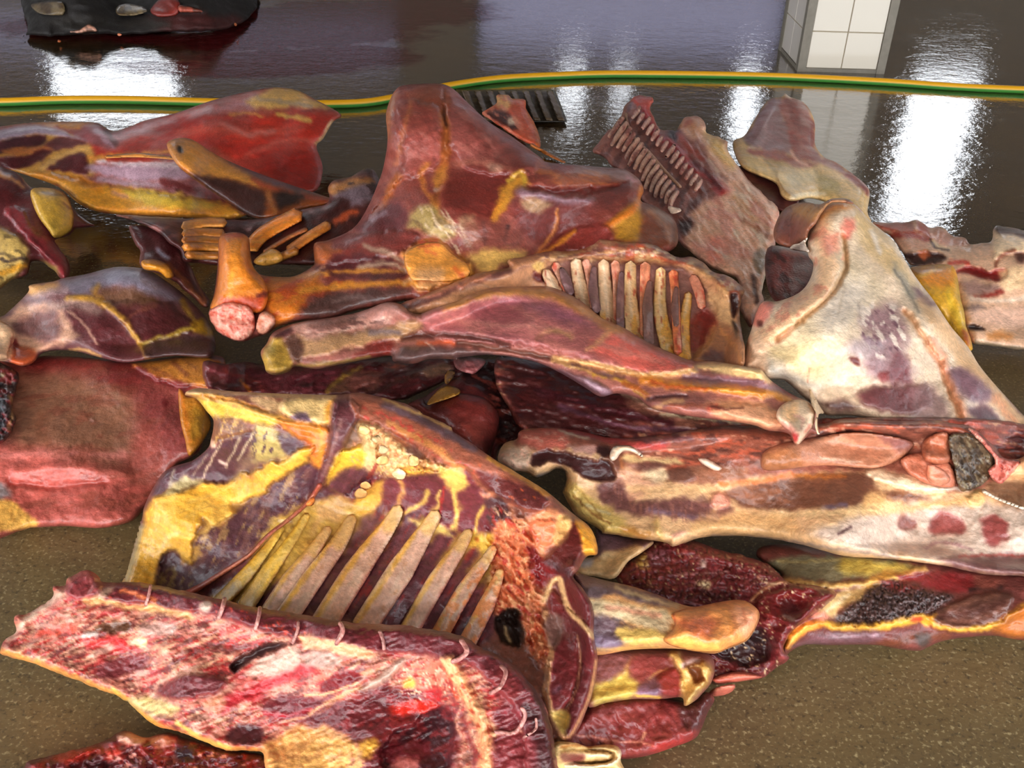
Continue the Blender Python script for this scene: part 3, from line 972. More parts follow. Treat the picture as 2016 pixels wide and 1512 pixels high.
shoulder = piece('shoulder_cut', 'd -80,480 0,500 60,460 160,360 170,320 300,300 360,280 480,260 640,220 760,220 850,240 960,310 1050,380 1150,480 1190,540 1212,600 1222,680 1180,732 1000,722 850,742 700,760 560,730 400,692 250,702 190,760 130,782 60,762 0,752 -80,745',
                 '6a4649', [('f', 'd 330,290 485,255 640,215 780,225 950,320 1060,425 900,400 700,330 560,335 450,385 370,345', '86808f', 16, 8, .95), ('f', 'd 560,240 700,215 780,240 880,320 720,290 600,300', 'a9aec0', 14, 10, .6),  # both fills paint a bluish sheen on the top of the cut
                            ('f', 'd 560,430 700,400 800,395 960,430 1092,530 1072,580 830,640 720,560 600,460', '4a2024', 16, 8, 1, .012), ('f', 'd 560,345 760,345 900,410 800,440 620,420', '6a4a3a', 14, 8), ('f', 'd 385,470 500,450 650,520 750,620 835,722 700,735 560,702 440,600', '57292f', 9, 6),
                            ('s', 'd 380,400 520,400 680,500 760,600 845,742', 12, 'b58a46', 6, 5, 1, .006), ('s', 'd 560,330 540,370 640,450', 9, 'a87c3c', 7, 5, .8), ('s', 'd 820,650 980,602 1080,562 1150,522', 9, 'a28a40', 6, 5), ('s', 'd 1040,420 1100,520 1180,590', 12, 'a0803c', 8, 6, .9),
                            ('f', 'd 1080,540 1150,520 1205,580 1192,612 1110,592', 'bb9230', 7, 4), ('f', 'd 60,680 250,692 420,625 432,600 385,520 362,470 300,430 200,420 120,430 60,500 -20,540 20,620', 'cba08a', 10, 8), ('f', 'd 50,560 180,480 300,470 352,560 300,645 130,605', '76504f', 12, 8),
                            ('f', 'd 150,330 300,300 325,345 180,385', 'd2a474', 9, 5), ('f', 'd -80,530 60,555 85,620 62,742 -80,740', 'e2bc9c', 7, 5, 1, .02), ('s', 'd 80,640 95,690', 13, '6a2426', 6, 4), ('f', 'd 90,680 190,690 185,765 110,780 60,760', 'c2603e', 8, 5),
                            ('f', 'd 820,662 1000,612 1180,622 1222,690 1150,742 850,745', '4a3232', 8, 5), ('s', 'd 390,470 470,540 550,650', 5, 'b08a7c', 4, 3), ('s', 'd 400,690 480,690 570,725', 6, 'c8a070', 4, 3), ('s', 'd 700,560 760,480 880,440', 6, '7a4a3a', 6, 5, .6),
                            ('s', 'd 300,440 420,430 560,470', 18, 'b39a90', 12, 8, .7), ('s', 'd 160,400 260,360 380,350', 14, 'b9a2a4', 9, 7, .7)],
                 z=['d 0,520,.14', 'd 400,280,.22', 'd 760,230,.26', 'd 1150,520,.16', 'd 1200,690,.1', 'd 700,750,.10', 'd 100,770,.09', 'd 600,500,.2'], T=.08, R=30,
                 label='purple shoulder cut with a painted bluish sheen at the left, over the red sheet', cat='meat')
piece('bone_knob', 'd -60,520 20,530 70,570 78,640 40,700 50,735 0,748 -60,745', 'e2bf9e', [('s', 'd 70,620 60,680', 6, '8a4a40', 4, 3)], None, .03, 16, parent=shoulder, plabel='cream bone knob')

trim = piece('meat_trim', 'z 256,443 312,450 347,474 364,500 374,520 392,560 412,592 405,606 380,586 345,556 320,541 285,531 274,516 277,495 266,480', '542a2a', [('f', 'z 262,445 312,452 345,475 350,500 300,505 280,490', '41171b', 7, 4), ('s', 'z 355,480 380,540 405,595', 7, 'a87058', 5, 4), ('s', 'z 310,492 330,508', 9, '9a98a8', 7, 3), ('s', 'z 330,520 370,560 400,598', 9, '7a4a34', 6, 5), ('s', 'z 300,535 360,565', 6, '3a1a1a', 5, 3)],
             z=['z 300,460,.26', 'z 400,600,.15', 'z 300,520,.25'], T=.04, R=14, rag=2, label='dark red trim with an orange fat lump beside the tendon bundle', cat='meat')
piece('fat_lump', 'd 800,190 840,172 900,180 960,210 985,270 950,285 900,245 820,232', 'c98a34', (), None, .02, 10, parent=trim)

# ------------------------------------------------------------------ hock with cut tendons
hock = piece('hock_joint', 'a 640,1215 1000,1235 1300,1245 1480,1240 1700,1190 1860,1150 1860,1060 1900,1020 1990,1000 2120,960 2200,1200 2100,1300 1900,1400 1800,1500 1640,1500 1500,1500 1300,1510 1100,1490 1040,1480 1020,1420 960,1380 900,1320 760,1250',
             '47201f', [('f', 'a 1380,1290 1640,1200 1850,1150 1850,1185 1600,1245 1450,1315', '8c7274', 8, 5), ('f', 'a 1860,1060 2000,1000 2120,1020 2000,1090 1900,1100', 'b07a4a', 7, 8), ('f', 'a 1880,1110 2100,1040 2120,1120 1960,1180', '77666e', 8, 5), ('f', 'a 1870,1130 1980,1140 1960,1240 1870,1260', '33100f', 7, 4), ('s', 'a 680,1235 900,1290 1020,1330', 12, '8a5a58', 8, 7), ('m', '2a1010', 16, .55, .8, -20, 2), ('s', 'a 1900,1260 2016,1200', 12, 'a04a2c', 8, 6)],
             z=['a 700,1230,.16', 'a 1200,1400,.24', 'a 2000,1040,.3', 'a 1900,1380,.25', 'a 1500,1480,.2'], T=.06, R=20, label='dark hock joint bristling with cut orange tendons, between flank and hindquarter', cat='meat', rag=1.5)
for ln, w, c in (('a 1045,1285 1150,1262 1270,1262', 20, 'cf8f4c'), ('a 1045,1325 1150,1318 1262,1322', 17, 'c98544'), ('a 1042,1362 1150,1360 1255,1368', 16, 'bd7a3c'), ('a 1045,1400 1150,1400 1250,1405', 17, 'c8853f'), ('a 1060,1445 1150,1450 1245,1450', 16, 'b57a44'),
               ('a 1425,1400 1500,1320 1690,1215', 30, 'cf7f35'), ('a 1500,1430 1640,1345 1740,1300', 10, 'a05c30'), ('a 1640,1420 1740,1350 1862,1275', 20, 'c77d3a'), ('a 1470,1480 1560,1470 1680,1420', 18, 'b8742f')):
    band('tendon', ln, w, c, hock, [('s', ln, 3, 'a05a2a', 3, 3, .6), ('m', 'd9a060', 7, .55, .6, 0, 4)], T=.022, plabel='orange cut tendon' if w == 30 else None)
piece('fat_lump', 'a 1440,1475 1530,1412 1590,1430 1600,1480 1540,1505 1470,1505', 'd69f54', (), None, .02, 10, parent=hock, plabel='yellow fat lump')

# ------------------------------------------------------------------ right far row
cut = piece('pale_flank', 'q 90,100 250,100 450,90 560,65 620,90 700,150 800,135 870,170 940,235 1080,260 1130,330 1250,320 1360,300 1380,180 1420,130 1500,140 1706,180 1900,200 1900,1460 1706,1452 1500,1432 1300,1402 1160,1382 1100,1250 1000,900 850,600 560,560 480,540 400,400 280,240 150,170',
            'd4b198', [('f', 'q 90,100 250,100 450,90 560,65 620,90 700,150 740,300 560,215 300,195 200,185', 'a8584e', 6, 6, 1, .01), ('f', 'q 720,160 870,170 940,235 1080,260 1130,340 800,330 700,280', 'c58f7c', 7, 6), ('s', 'q 540,80 560,180', 8, 'd9a890', 5, 3),
                       ('f', 'q 290,205 560,212 700,262 690,300 500,265 330,275', '9c3c36', 6, 5), ('s', 'q 740,300 800,370 900,380', 9, 'd8c0a0', 5, 4), ('s', 'q 700,270 760,360 900,390', 4, '4a3028', 3, 3), ('f', 'q 300,290 500,270 700,330 640,380 480,370 380,380', 'd3a48e', 7, 6), ('f', 'q 420,425 600,415 700,405 885,468 800,522 560,562 480,522', '36201f', 6, 4, 1, -.03),  # last fill paints the shade of the hollow
                       ('f', 'q 590,410 670,395 700,455 630,485', 'b8684a', 6, 4), ('f', 'q 980,620 1130,558 1330,610 1530,588 1500,685 1420,722 1250,692 1100,642', '6c181a', 6, 4, 1, -.02), ('s', 'q 930,520 1050,520 1100,530', 8, 'b84a40', 5, 4), ('f', 'q 1370,190 1500,200 1706,250 1706,400 1500,440 1400,510 1380,420', 'ead2b0', 7, 4, 1, .02),
                       ('f', 'q 1415,135 1520,145 1706,185 1720,260 1600,212 1410,215', '50302c', 6, 5), ('f', 'q 1600,420 1706,410 1706,520 1640,500', '4a2a26', 7, 6), ('s', 'q 1400,560 1480,440 1600,400', 7, '7c4a3c', 5, 4), ('f', 'q 1050,740 1200,722 1420,762 1440,832 1250,882 1100,862', '9c7e76', 10, 8), ('s', 'q 1180,900 1330,870 1470,840', 9, '8c3c38', 6, 6), ('f', 'q 1080,985 1290,1000 1200,1035 1080,1025', '6e5e5a', 8, 6),
                       ('f', 'q 1100,1050 1706,1000 1706,1200 1300,1180', 'e3c0ac', 14, 8), ('f', 'q 1108,1190 1180,1178 1290,1230 1200,1242 1130,1232', '1e1010', 5, 2, 1, -.03), ('f', 'q 1300,1285 1500,1262 1600,1330 1400,1342', 'c98e60', 10, 6), ('s', 'q 1200,1380 1400,1410 1700,1445', 9, '8a7f6c', 8, 3), ('s', 'q 1140,910 1400,930 1706,900', 8, 'ead6c0', 6, 4), ('f', 'q 1450,620 1706,560 1706,780 1500,790', 'e6c8a4', 10, 6)],  # near-black fill paints the shade inside a hole
            z=['q 300,110,.10', 'q 700,160,.12', 'q 1400,150,.16', 'q 1706,300,.18', 'q 1300,1390,.05', 'q 1000,900,.10', 'q 1706,1400,.05'], T=.07, R=24, rag=1.5, fib=.08, label='pale pink and cream flank lying behind the white hindquarter at the right edge', cat='meat')
piece('fat_slab', 'q 500,600 560,562 750,545 900,545 965,580 1003,700 1032,900 1072,1050 1092,1200 1142,1340 1150,1460 1000,1400 800,1050 600,820', 'c79a38', [('f', 'q 570,670 800,580 985,640 920,790 700,760', 'da9030', 12, 8), ('f', 'q 500,590 700,568 760,598 560,660', 'a67440', 8, 6), ('s', 'q 760,600 600,670', 6, 'e0b060', 5, 3), ('s', 'q 1000,700 1030,900 1090,1200', 10, 'a88a34', 8, 4), ('f', 'q 1040,1250 1100,1280 1130,1400 1060,1340', '9a5030', 8, 6), ('s', 'q 900,820 950,1000 1040,1150', 12, 'd8b84c', 10, 6, .7)],
      z=['q 700,560,.16', 'q 960,600,.16', 'q 1120,1380,.06'], T=.06, thick=.12, R=18, label='yellow orange fat slab standing behind the white hindquarter', cat='fat')

cave = piece('meat_strip', 'c 400,940 510,990 640,1010 740,1100 700,1200 560,1170 460,1080', '4a2226', [('m', '6e4038', 16, .5, .7, 20, 2)], ['c 600,1080,.16'], .04, 16, label='small dark red backing for the shaded gap below the fat fold', cat='meat')  # dark piece set behind, its colour standing in for a shaded cave
fold = piece('rump_flap', 'c 368,800 430,770 480,690 560,572 645,547 658,528 690,550 762,577 812,642 832,722 832,820 882,890 950,920 1050,990 1120,1050 1142,1100 1128,1200 1148,1260 1050,1215 900,1150 800,1125 700,1142 640,1112 610,1042 500,992 420,952 375,872',
             'd7b886', [('f', 'c 425,790 480,690 560,570 645,545 650,650 695,750 710,850 620,858 500,845', '8f6d6e', 8, 8), ('s', 'c 560,640 540,760 520,820', 9, 'a58a88', 10, 6, .7), ('f', 'c 628,590 662,545 765,575 832,722 832,830 882,890 950,920 1050,990 1120,1050 1142,1100 1100,1082 950,970 850,930 740,905 700,850 695,760 650,650', '88403f', 7, 7),
                        ('m', 'a05e58', 10, .55, .7, 65, 4, 'c 628,590 762,577 832,720 832,830 740,880 690,760'), ('f', 'c 450,840 620,855 760,910 850,935 740,950 600,900 470,880', 'a05c54', 7, 6), ('s', 'c 690,860 740,920 790,935', 5, 'dcb0a0', 4, 3), ('f', 'c 830,1000 900,985 970,1040 945,1095 870,1085', 'b2a070', 12, 5), ('s', 'c 620,985 640,1060 720,1130', 6, 'c09a70', 5, 3, .9, .01), ('f', 'c 640,1000 800,960 830,1010 720,1060', 'd8c6a0', 12, 6),
                        ('s', 'c 420,830 440,900 560,960 640,1000', 16, 'e6cc98', 12, 4, .8), ('s', 'c 860,950 960,1000 1050,1080 1110,1160', 18, 'e6c898', 10, 4, .9), ('s', 'c 700,1120 800,1100 880,1100', 8, 'ece0c0', 6, 3), ('s', 'c 655,530 690,552', 6, 'e8d8c8', 4, 0)],
             z=['c 560,570,.13', 'c 760,580,.13', 'c 1130,1080,.15', 'c 400,850,.12', 'c 700,1120,.14'], T=.09, R=26, thick=.16, label='rump flap with dark red top and thick cream fat fold near the column reflection', cat='meat')

spine = piece('neck_spine', ('p 555,105 640,88 722,108 737,150 702,210 732,290 800,420 890,430 960,440 1000,380 1050,310 1120,293 1200,308 1262,388 1262,458 1400,510 1472,560 1482,640 1560,760 1680,920 1850,1090 1985,1245|e 600,390 560,520 528,640 540,700 500,770 470,850 420,780 390,700 400,620 380,570 290,530 200,480|p 1008,1570 960,1500 940,1400 800,1300 600,1100 520,950 420,850 320,790 240,700 140,650 170,590 260,470 300,430 390,370 420,270 470,180'),
              '8e5c55', [('m', '54302f', 12, .54, .75, -60, 3, 'p 420,270 560,105 720,150 800,420 1400,1000 1100,1400 700,1100 140,650'),
                         ('f', ('p 1262,388 1400,510 1482,640 1680,920 1985,1245|e 600,390 530,640 500,770 420,780 380,570 200,480|p 1060,1500 1180,1200 1420,1080 1440,950 1340,800 1260,640 1120,500 1000,430 1060,310 1200,308'), 'e2b59e', 12, 10),
                         ('f', 'p 1250,470 1400,510 1482,640 1560,760 1500,810 1350,660', 'deb97a', 16, 8), ('f', 'p 1000,400 1100,310 1180,330 1220,480 1120,480', 'd09878', 10, 8), ('f', 'p 1050,330 1110,320 1110,390 1050,390', 'b06048', 8, 6), ('f', 'e 205,350 290,335 335,440 235,485', 'e29288', 18, 12, .9), ('m', 'd8968a', 22, .56, .7, 40, 2, 'p 1262,700 1700,1000 1985,1245 1700,1700 1100,1600 1400,1000'), ('m', 'eadcc4', 16, .58, .7, 50, 3, 'p 1262,700 1700,1000 1985,1245 1700,1700 1100,1600 1400,1000'),
                         ('f', 'p 980,1360 1100,1290 1120,1400 1030,1490', '40262a', 10, 8), ('s', 'p 1560,1110 1640,1200 1750,1330', 10, 'c09068', 8, 6, .8), ('s', 'e 430,240 520,300 585,340', 8, 'a87058', 6, 5), ('f', 'p 930,430 1000,440 960,560 900,540 880,460', '30201e', 6, 5, 1, -.02),  # first fill paints the shade of the gap
                         ('s', 'p 660,200 700,330 770,480 960,620 1100,760 1260,880 1420,1030', 17, '9a2c30', 9, 8, 1, .012), ('s', 'p 980,480 1100,600 1220,720', 12, '9c4a42', 8, 7), ('s', 'p 1150,780 1280,880 1400,1000', 8, '5e1a1e', 6, 5), ('f', 'p 540,110 720,105 735,150 680,200 580,210', 'b34a42', 8, 6),
                         ('f', 'e 490,420 540,400 560,470 520,560 490,500', '8a7a6a', 7, 5), ('s', 'e 590,400 560,540 535,640', 10, 'd8ccb0', 6, 4), ('s', 'e 480,560 500,700', 10, '5a3a34', 6, 4), ('n', .012, 14, 50, 3)],
              z=['p 600,100,.18', 'p 1120,300,.18', 'p 1480,640,.19', 'p 1980,1240,.2', 'p 140,650,.10', 'p 700,800,.18', 'p 1000,1550,.2', 'e 450,800,.22', 'p 960,1400,.2'], T=.07, thick=.16, R=18, rag=2.5, ragscale=9, fib=.06,
              label='split neck spine with a comb of pale vertebrae and a pink fat side', cat='meat')
band('spine_ridge', 'p 465,265 510,470 690,660 860,850 1010,1000', [6, 8, 9, 7, 6], 'a8826c', spine, T=.014)
rb = random.Random(11)
for k in range(15):
    t = k / 14
    x, y = 450 + 545 * t, 285 + 735 * t
    L = rb.uniform(.8, 1.1)
    band('spine_blade', 'p %d,%d %d,%d %d,%d' % (x - 15, y + 20, x - 85 * L, y + 125 * L, x - (165 - 50 * t) * L, y + 235 * L), [9, 12, 7], rb.choice(['b58678', 'bd9484', 'a87a6e']), spine,
         [('s', 'p %d,%d %d,%d' % (x - 30, y + 15, x - (175 - 50 * t) * L, y + 225 * L), 4, 'd9bca6', 4, 3, .9), ('m', '7a4644', 6, .56, .8, -60, 3)], T=.010, gap=.002)
for k in range(14):
    t = k / 13
    x, y = 500 + 620 * t, 300 + 720 * t
    L = rb.uniform(.85, 1.15)
    band('vertebra', 'p %d,%d %d,%d %d,%d' % (x + 30, y + 15, x + 70 * L, y - 45 * L, x + 100 * L, y - 95 * L), [7, 11, 7], rb.choice(['a8786c', 'b48a7c', '9a665e']), spine,
         [('s', 'p %d,%d %d,%d' % (x + 35, y + 10, x + 90 * L, y - 85 * L), 4, 'dcc0b0', 4, 2, .9), ('m', '8a3c3c', 6, .58, .7, -60, 2)], T=.010, gap=.002)
piece('bone_chip', 'p 890,1190 1000,1210 1010,1240 930,1265 895,1240', 'e6cdb8', (), None, .012, 6, parent=spine, plabel='white bone chip')

scrap7 = piece('gristle_chunk', 'o 355,405 470,335 468,270 565,268 585,298 692,303 702,380 742,440 792,540 818,620 812,690 740,660 620,600 500,520 400,450', 'c8604a', [('f', 'o 465,275 570,268 575,370 500,385 470,345', 'e0b080', 6, 5), ('f', 'o 380,425 470,385 560,415 630,505 600,540 450,470', '48211f', 6, 5), ('f', 'o 560,450 620,440 630,490 570,500', 'e8d2b8', 5, 3), ('s', 'o 720,420 790,560 800,680', 10, 'd4703a', 6, 4), ('m', 'd98a78', 8, .55, .8, 40, 2)],
               z=['o 500,300,.09', 'o 800,680,.08', 'o 400,430,.09'], T=.06, thick=.12, R=14, rag=1.5, label='small ragged orange red gristle chunk behind the tall hindquarter', cat='meat')
band('tendon', 'o 740,660 850,720 950,770 1010,800', [8, 7, 6, 4], 'c8783a', scrap7, T=.012, plabel='orange tendon')

# ------------------------------------------------------------------ tall dark hindquarter
quarter = piece('hindquarter', ('b 478,292 510,228 560,195 700,185 790,190 850,222 920,290 1040,400 1180,490 1330,600 1380,632 1560,648 1700,660 1810,672 1892,725 1922,790 1905,850 1985,880 2085,945 2115,1020 2105,1110 2000,1160 1700,1210 1500,1240 1300,1300 1100,1360 900,1420 720,1460|m 1380,475 1200,505 1000,545 850,595 650,610 560,632 490,650 430,692 340,722 260,748 180,722 100,682 60,612 38,560 68,450 88,330 100,180 106,62 150,30 240,25 300,60 312,150 322,220 345,272 400,310 560,320 640,300 722,250 736,220 735,100 830,75|b 270,1010 350,900 420,740 450,640 470,500 460,370'),
                '7b3f3a', [
    ('f', 'b 510,320 620,280 760,320 790,450 780,600 690,690 560,730 480,810 400,910 270,1020 400,900 520,720 560,500', '85443f', 20, 10, .9, .03), ('f', 'b 600,450 690,430 760,560 700,640 600,660 570,560', '8e4c48', 26, 8, .8),
    ('f', 'b 800,270 920,300 1180,500 1330,610 1260,690 1010,690 860,620 800,450', '7c4441', 20, 10, 1, .025), ('m', '9a625c', 13, .58, .5, 35, 4), ('m', '683230', 18, .58, .5, 60, 3),
    ('s', 'b 780,240 800,480 790,620 765,760 745,890', 15, 'a8683c', 12, 6, .9, -.01), ('s', 'b 790,220 790,350 800,420', 5, '4a2824', 4, 2, .8, -.01), ('f', 'b 560,230 700,190 800,195 870,240 760,330 620,290', '96503e', 12, 8, .8), ('s', 'b 510,240 480,330 465,480', 16, 'a06a48', 10, 6, .8), ('s', 'b 600,290 560,450 520,640', 8, 'a8684a', 8, 5, .7),
    ('s', 'b 520,720 460,850 400,940', 15, 'a9602c', 10, 6, .85), ('s', 'b 690,640 660,730 740,880', 9, 'b5733c', 8, 6, .8), ('f', 'b 730,720 800,640 800,760 770,800 740,780', 'c08448', 9, 6), ('s', 'b 740,790 790,770', 7, 'c0a8a0', 5, 3, .8),
    ('f', 'b 800,730 950,660 1150,655 1240,700 1150,800 1100,930 960,945 820,905 770,850', '6c2d2a', 18, 8), ('s', 'b 850,640 1000,630 1200,690', 12, 'a46a5c', 9, 7, .6), ('f', 'b 1040,640 1110,640 1100,690 1050,680', 'b59080', 8, 6, .7),
    ('f', 'b 1110,790 1200,720 1275,760 1190,835 1110,940 1070,960 1100,860', 'bb843a', 9, 8), ('s', 'b 1160,740 1230,690 1250,770', 11, 'c29c48', 6, 6), ('s', 'b 1060,950 1090,900 1130,820', 7, 'c08038', 6, 5),
    ('f', 'b 1230,780 1350,800 1550,820 1750,750 1860,750 1700,890 1500,965 1350,965 1200,910 1180,830', '683938', 14, 8), ('f', 'b 1180,860 1400,860 1600,900 1650,990 1400,1080 1240,1030', '65302f', 18, 10), ('s', 'b 1230,800 1400,835 1600,850', 17, '87707a', 12, 7, .8, .012), ('s', 'b 1260,770 1450,790 1620,770', 10, '50201f', 8, 6, .9, -.012), ('f', 'b 1230,850 1330,840 1400,870 1330,920 1250,910', 'a08468', 10, 9, .9),  # bluish stroke paints a sheen along the purple muscle
    ('f', 'b 1540,650 1700,660 1830,685 1870,740 1720,722 1540,690', '9d7d78', 8, 5), ('s', 'b 1830,720 1880,740', 10, 'b98a8c', 7, 4), ('f', 'b 1400,700 1560,700 1800,740 1640,790 1430,760', '8a4c38', 12, 9), ('m', 'b06a40', 10, .58, .6, 10, 3, 'b 1330,640 1560,660 1800,740 1640,790 1340,780'), ('f', 'b 1360,790 1550,780 1840,745 1700,800 1480,830', '571f1d', 8, 6, 1, -.012),  # first fill paints a sheen; last fill paints shade in the crease
    ('f', 'b 1900,860 2000,880 2115,1000 2105,1110 1900,1090 1830,980', '6b3a2a', 10, 6), ('f', 'b 1720,985 1890,860 1900,1050 1840,1080 1750,1060', 'a97c36', 9, 5), ('s', 'b 1915,780 1880,880 1800,940 1700,1000', 12, 'c4742e', 7, 3, 1, .012), ('s', 'b 1950,900 2050,1000 2080,1080', 9, '8a5434', 7, 6), ('f', 'b 1500,1020 1700,990 1760,1050 1650,1110 1420,1150 1330,1150', '7c3532', 12, 6, 1, .015),
    ('s', 'b 1430,900 1430,980 1390,1060 1310,1150', 6, 'b87848', 5, 4, 1, .006), ('s', 'b 1530,1020 1440,1090 1330,1160', 8, 'c07a36', 5, 4, 1, .008),
    ('f', 'b 580,930 680,870 800,940 865,1040 780,1070 640,1015 560,1010', '9e885a', 12, 9), ('m', '6a5238', 8, .56, .7, 35, 4, 'b 580,930 680,870 800,940 865,1040 780,1070 640,1015'), ('f', 'b 880,950 960,955 1000,1080 920,1120 880,1040', '92705a', 10, 8), ('m', 'c4ae94', 7, .6, .8, 60, 5, 'b 560,900 800,900 1000,1080 900,1200 760,1060'),
    ('f', 'b 300,1000 480,860 580,910 560,1010 400,1040', '5e2e33', 12, 6), ('s', 'b 380,960 460,920', 10, '9a8a92', 8, 4, .8), ('s', 'b 1015,980 1025,1090', 8, '382224', 5, 3), ('s', 'b 1150,1000 1135,1085', 8, '3a2426', 5, 3), ('f', 'b 900,1000 1000,960 1150,1000 1250,1100 1100,1140 960,1140', '75423c', 14, 8, .7),
    ('f', 'b 540,1150 640,1090 760,1075 850,1150 940,1200 965,1265 880,1320 700,1345 600,1340 580,1240', 'da944e', 12, 8, 1, .04), ('f', 'b 640,1285 760,1270 745,1345 640,1345', 'e2ac7c', 14, 6), ('s', 'b 690,1130 740,1150', 8, 'd0604a', 6, 4, .7), ('s', 'b 850,1240 900,1280', 8, 'c8542e', 6, 4, .8), ('s', 'b 660,1090 750,1085', 7, 'b03c34', 5, 4, .9),
    ('f', 'b 930,1160 1150,1120 1260,1160 1150,1210 1000,1260', 'c49e62', 10, 8), ('s', 'b 860,1180 960,1260', 10, 'c88a3a', 8, 6, .7),
    ('f', 'b 40,1100 300,1040 560,1010 650,1060 520,1150 250,1200 40,1200', '723533', 8, 6, 1, .015), ('s', 'b 60,1140 200,1130', 8, 'a05a34', 7, 4, .8), ('s', 'b 340,1110 480,1150 560,1200', 9, 'b09a86', 7, 7, .8), ('f', 'm 740,250 900,180 1200,180 1240,240 1050,270 800,290', '4c2226', 8, 6),
    ('f', 'm 380,330 640,300 760,330 720,420 640,530 560,610 460,650 425,560 375,430', 'c0722f', 12, 8), ('m', 'a8401e', 11, .55, .7, -15, 3, 'm 380,330 760,300 1000,400 640,600 425,560'), ('s', 'm 480,335 800,300 1000,285 1300,290', 9, 'b77c3e', 6, 6), ('s', 'm 480,320 640,310 800,260', 5, 'c89a80', 4, 4, .8), ('s', 'm 640,420 950,375 1400,355', 12, 'c2823a', 7, 6), ('s', 'm 860,310 1100,320 1330,310', 12, '522a2a', 6, 5), ('f', 'm 660,530 850,430 1050,415 1300,395 1360,430 1000,530 700,595', '4c3330', 10, 6), ('s', 'm 860,480 1060,450', 9, '8a7470', 8, 6, .6), ('s', 'm 1050,250 1250,230 1330,290', 8, 'c0a890', 6, 7, .8), ('s', 'm 1330,360 1420,300', 8, 'd0b090', 6, 6, .7),
    ('f', 'm 740,100 800,85 850,110 820,230 735,225', 'a55c34', 8, 3)],
    z=['b 700,190,.60', 'b 920,290,.57', 'b 480,300,.57', 'b 1330,610,.5', 'b 1900,760,.42', 'b 2100,1050,.34', 'b 1500,1200,.30', 'b 800,800,.46', 'b 350,900,.36', 'b 800,1300,.32', 'm 800,400,.28', 'm 200,80,.34', 'm 200,700,.22', 'm 800,100,.32'], T=.10, R=34, gap=.008,
    label='tall dark red hindquarter rising to a peak in the middle of the pile', cat='meat')
stub = piece('cut_bone', 'm 72,440 92,330 104,180 108,64 150,32 240,27 298,62 308,150 318,225 345,280 400,340 430,440 400,540 330,560 180,520 70,540 45,520', 'c8792f', [('s', 'm 210,70 200,250 190,430', 22, 'd98f44', 18, 4, .8), ('s', 'm 130,60 110,250 90,450', 9, 'b0622c', 8, 4, .9), ('s', 'm 160,45 250,40', 8, 'b04a34', 6, 3, .9), ('s', 'm 300,80 300,250 340,300', 7, 'a45a28', 6, 3), ('f', 'm 130,460 330,450 420,420 380,540 200,530 130,520', 'b0482a', 9, 7), ('s', 'm 360,450 450,420', 8, '5a2420', 6, 5)], None, .045, 26, parent=quarter, plabel='orange hock bone')
piece('cut_face', 'm 36,560 100,505 180,488 300,515 345,600 335,685 262,750 170,724 88,676', 'dd8f84', [('m', 'c05a50', 7, .54, .8, 20, 2), ('m', 'eab8a8', 8, .58, .8, 0, 1), ('n', .012, 10, 0, 1)], None, .03, 16, parent=stub, plabel='pink sawn bone end', rag=2, ragscale=7)
piece('bone_knob', 'm 380,560 440,552 482,610 455,660 425,695 372,700 350,650', 'dfa794', [('m', 'c0705a', 7, .55, .7, 0, 1)], None, .025, 12, parent=quarter, rag=2, ragscale=7)
piece('fat_knob', 'b 560,1160 640,1100 760,1085 840,1150 920,1210 930,1280 800,1310 680,1300 600,1290', 'da9650', [('f', 'b 640,1240 780,1240 760,1320 640,1320', 'e3ae80', 16, 5), ('s', 'b 690,1130 740,1155', 7, 'cf6a4c', 6, 4, .7), ('s', 'b 850,1230 900,1285', 8, 'c45a30', 7, 5, .8), ('s', 'b 650,1110 760,1095', 6, 'b04a38', 5, 4, .7)], None, .016, 50, parent=quarter, gap=.001, plabel='orange fat knob')

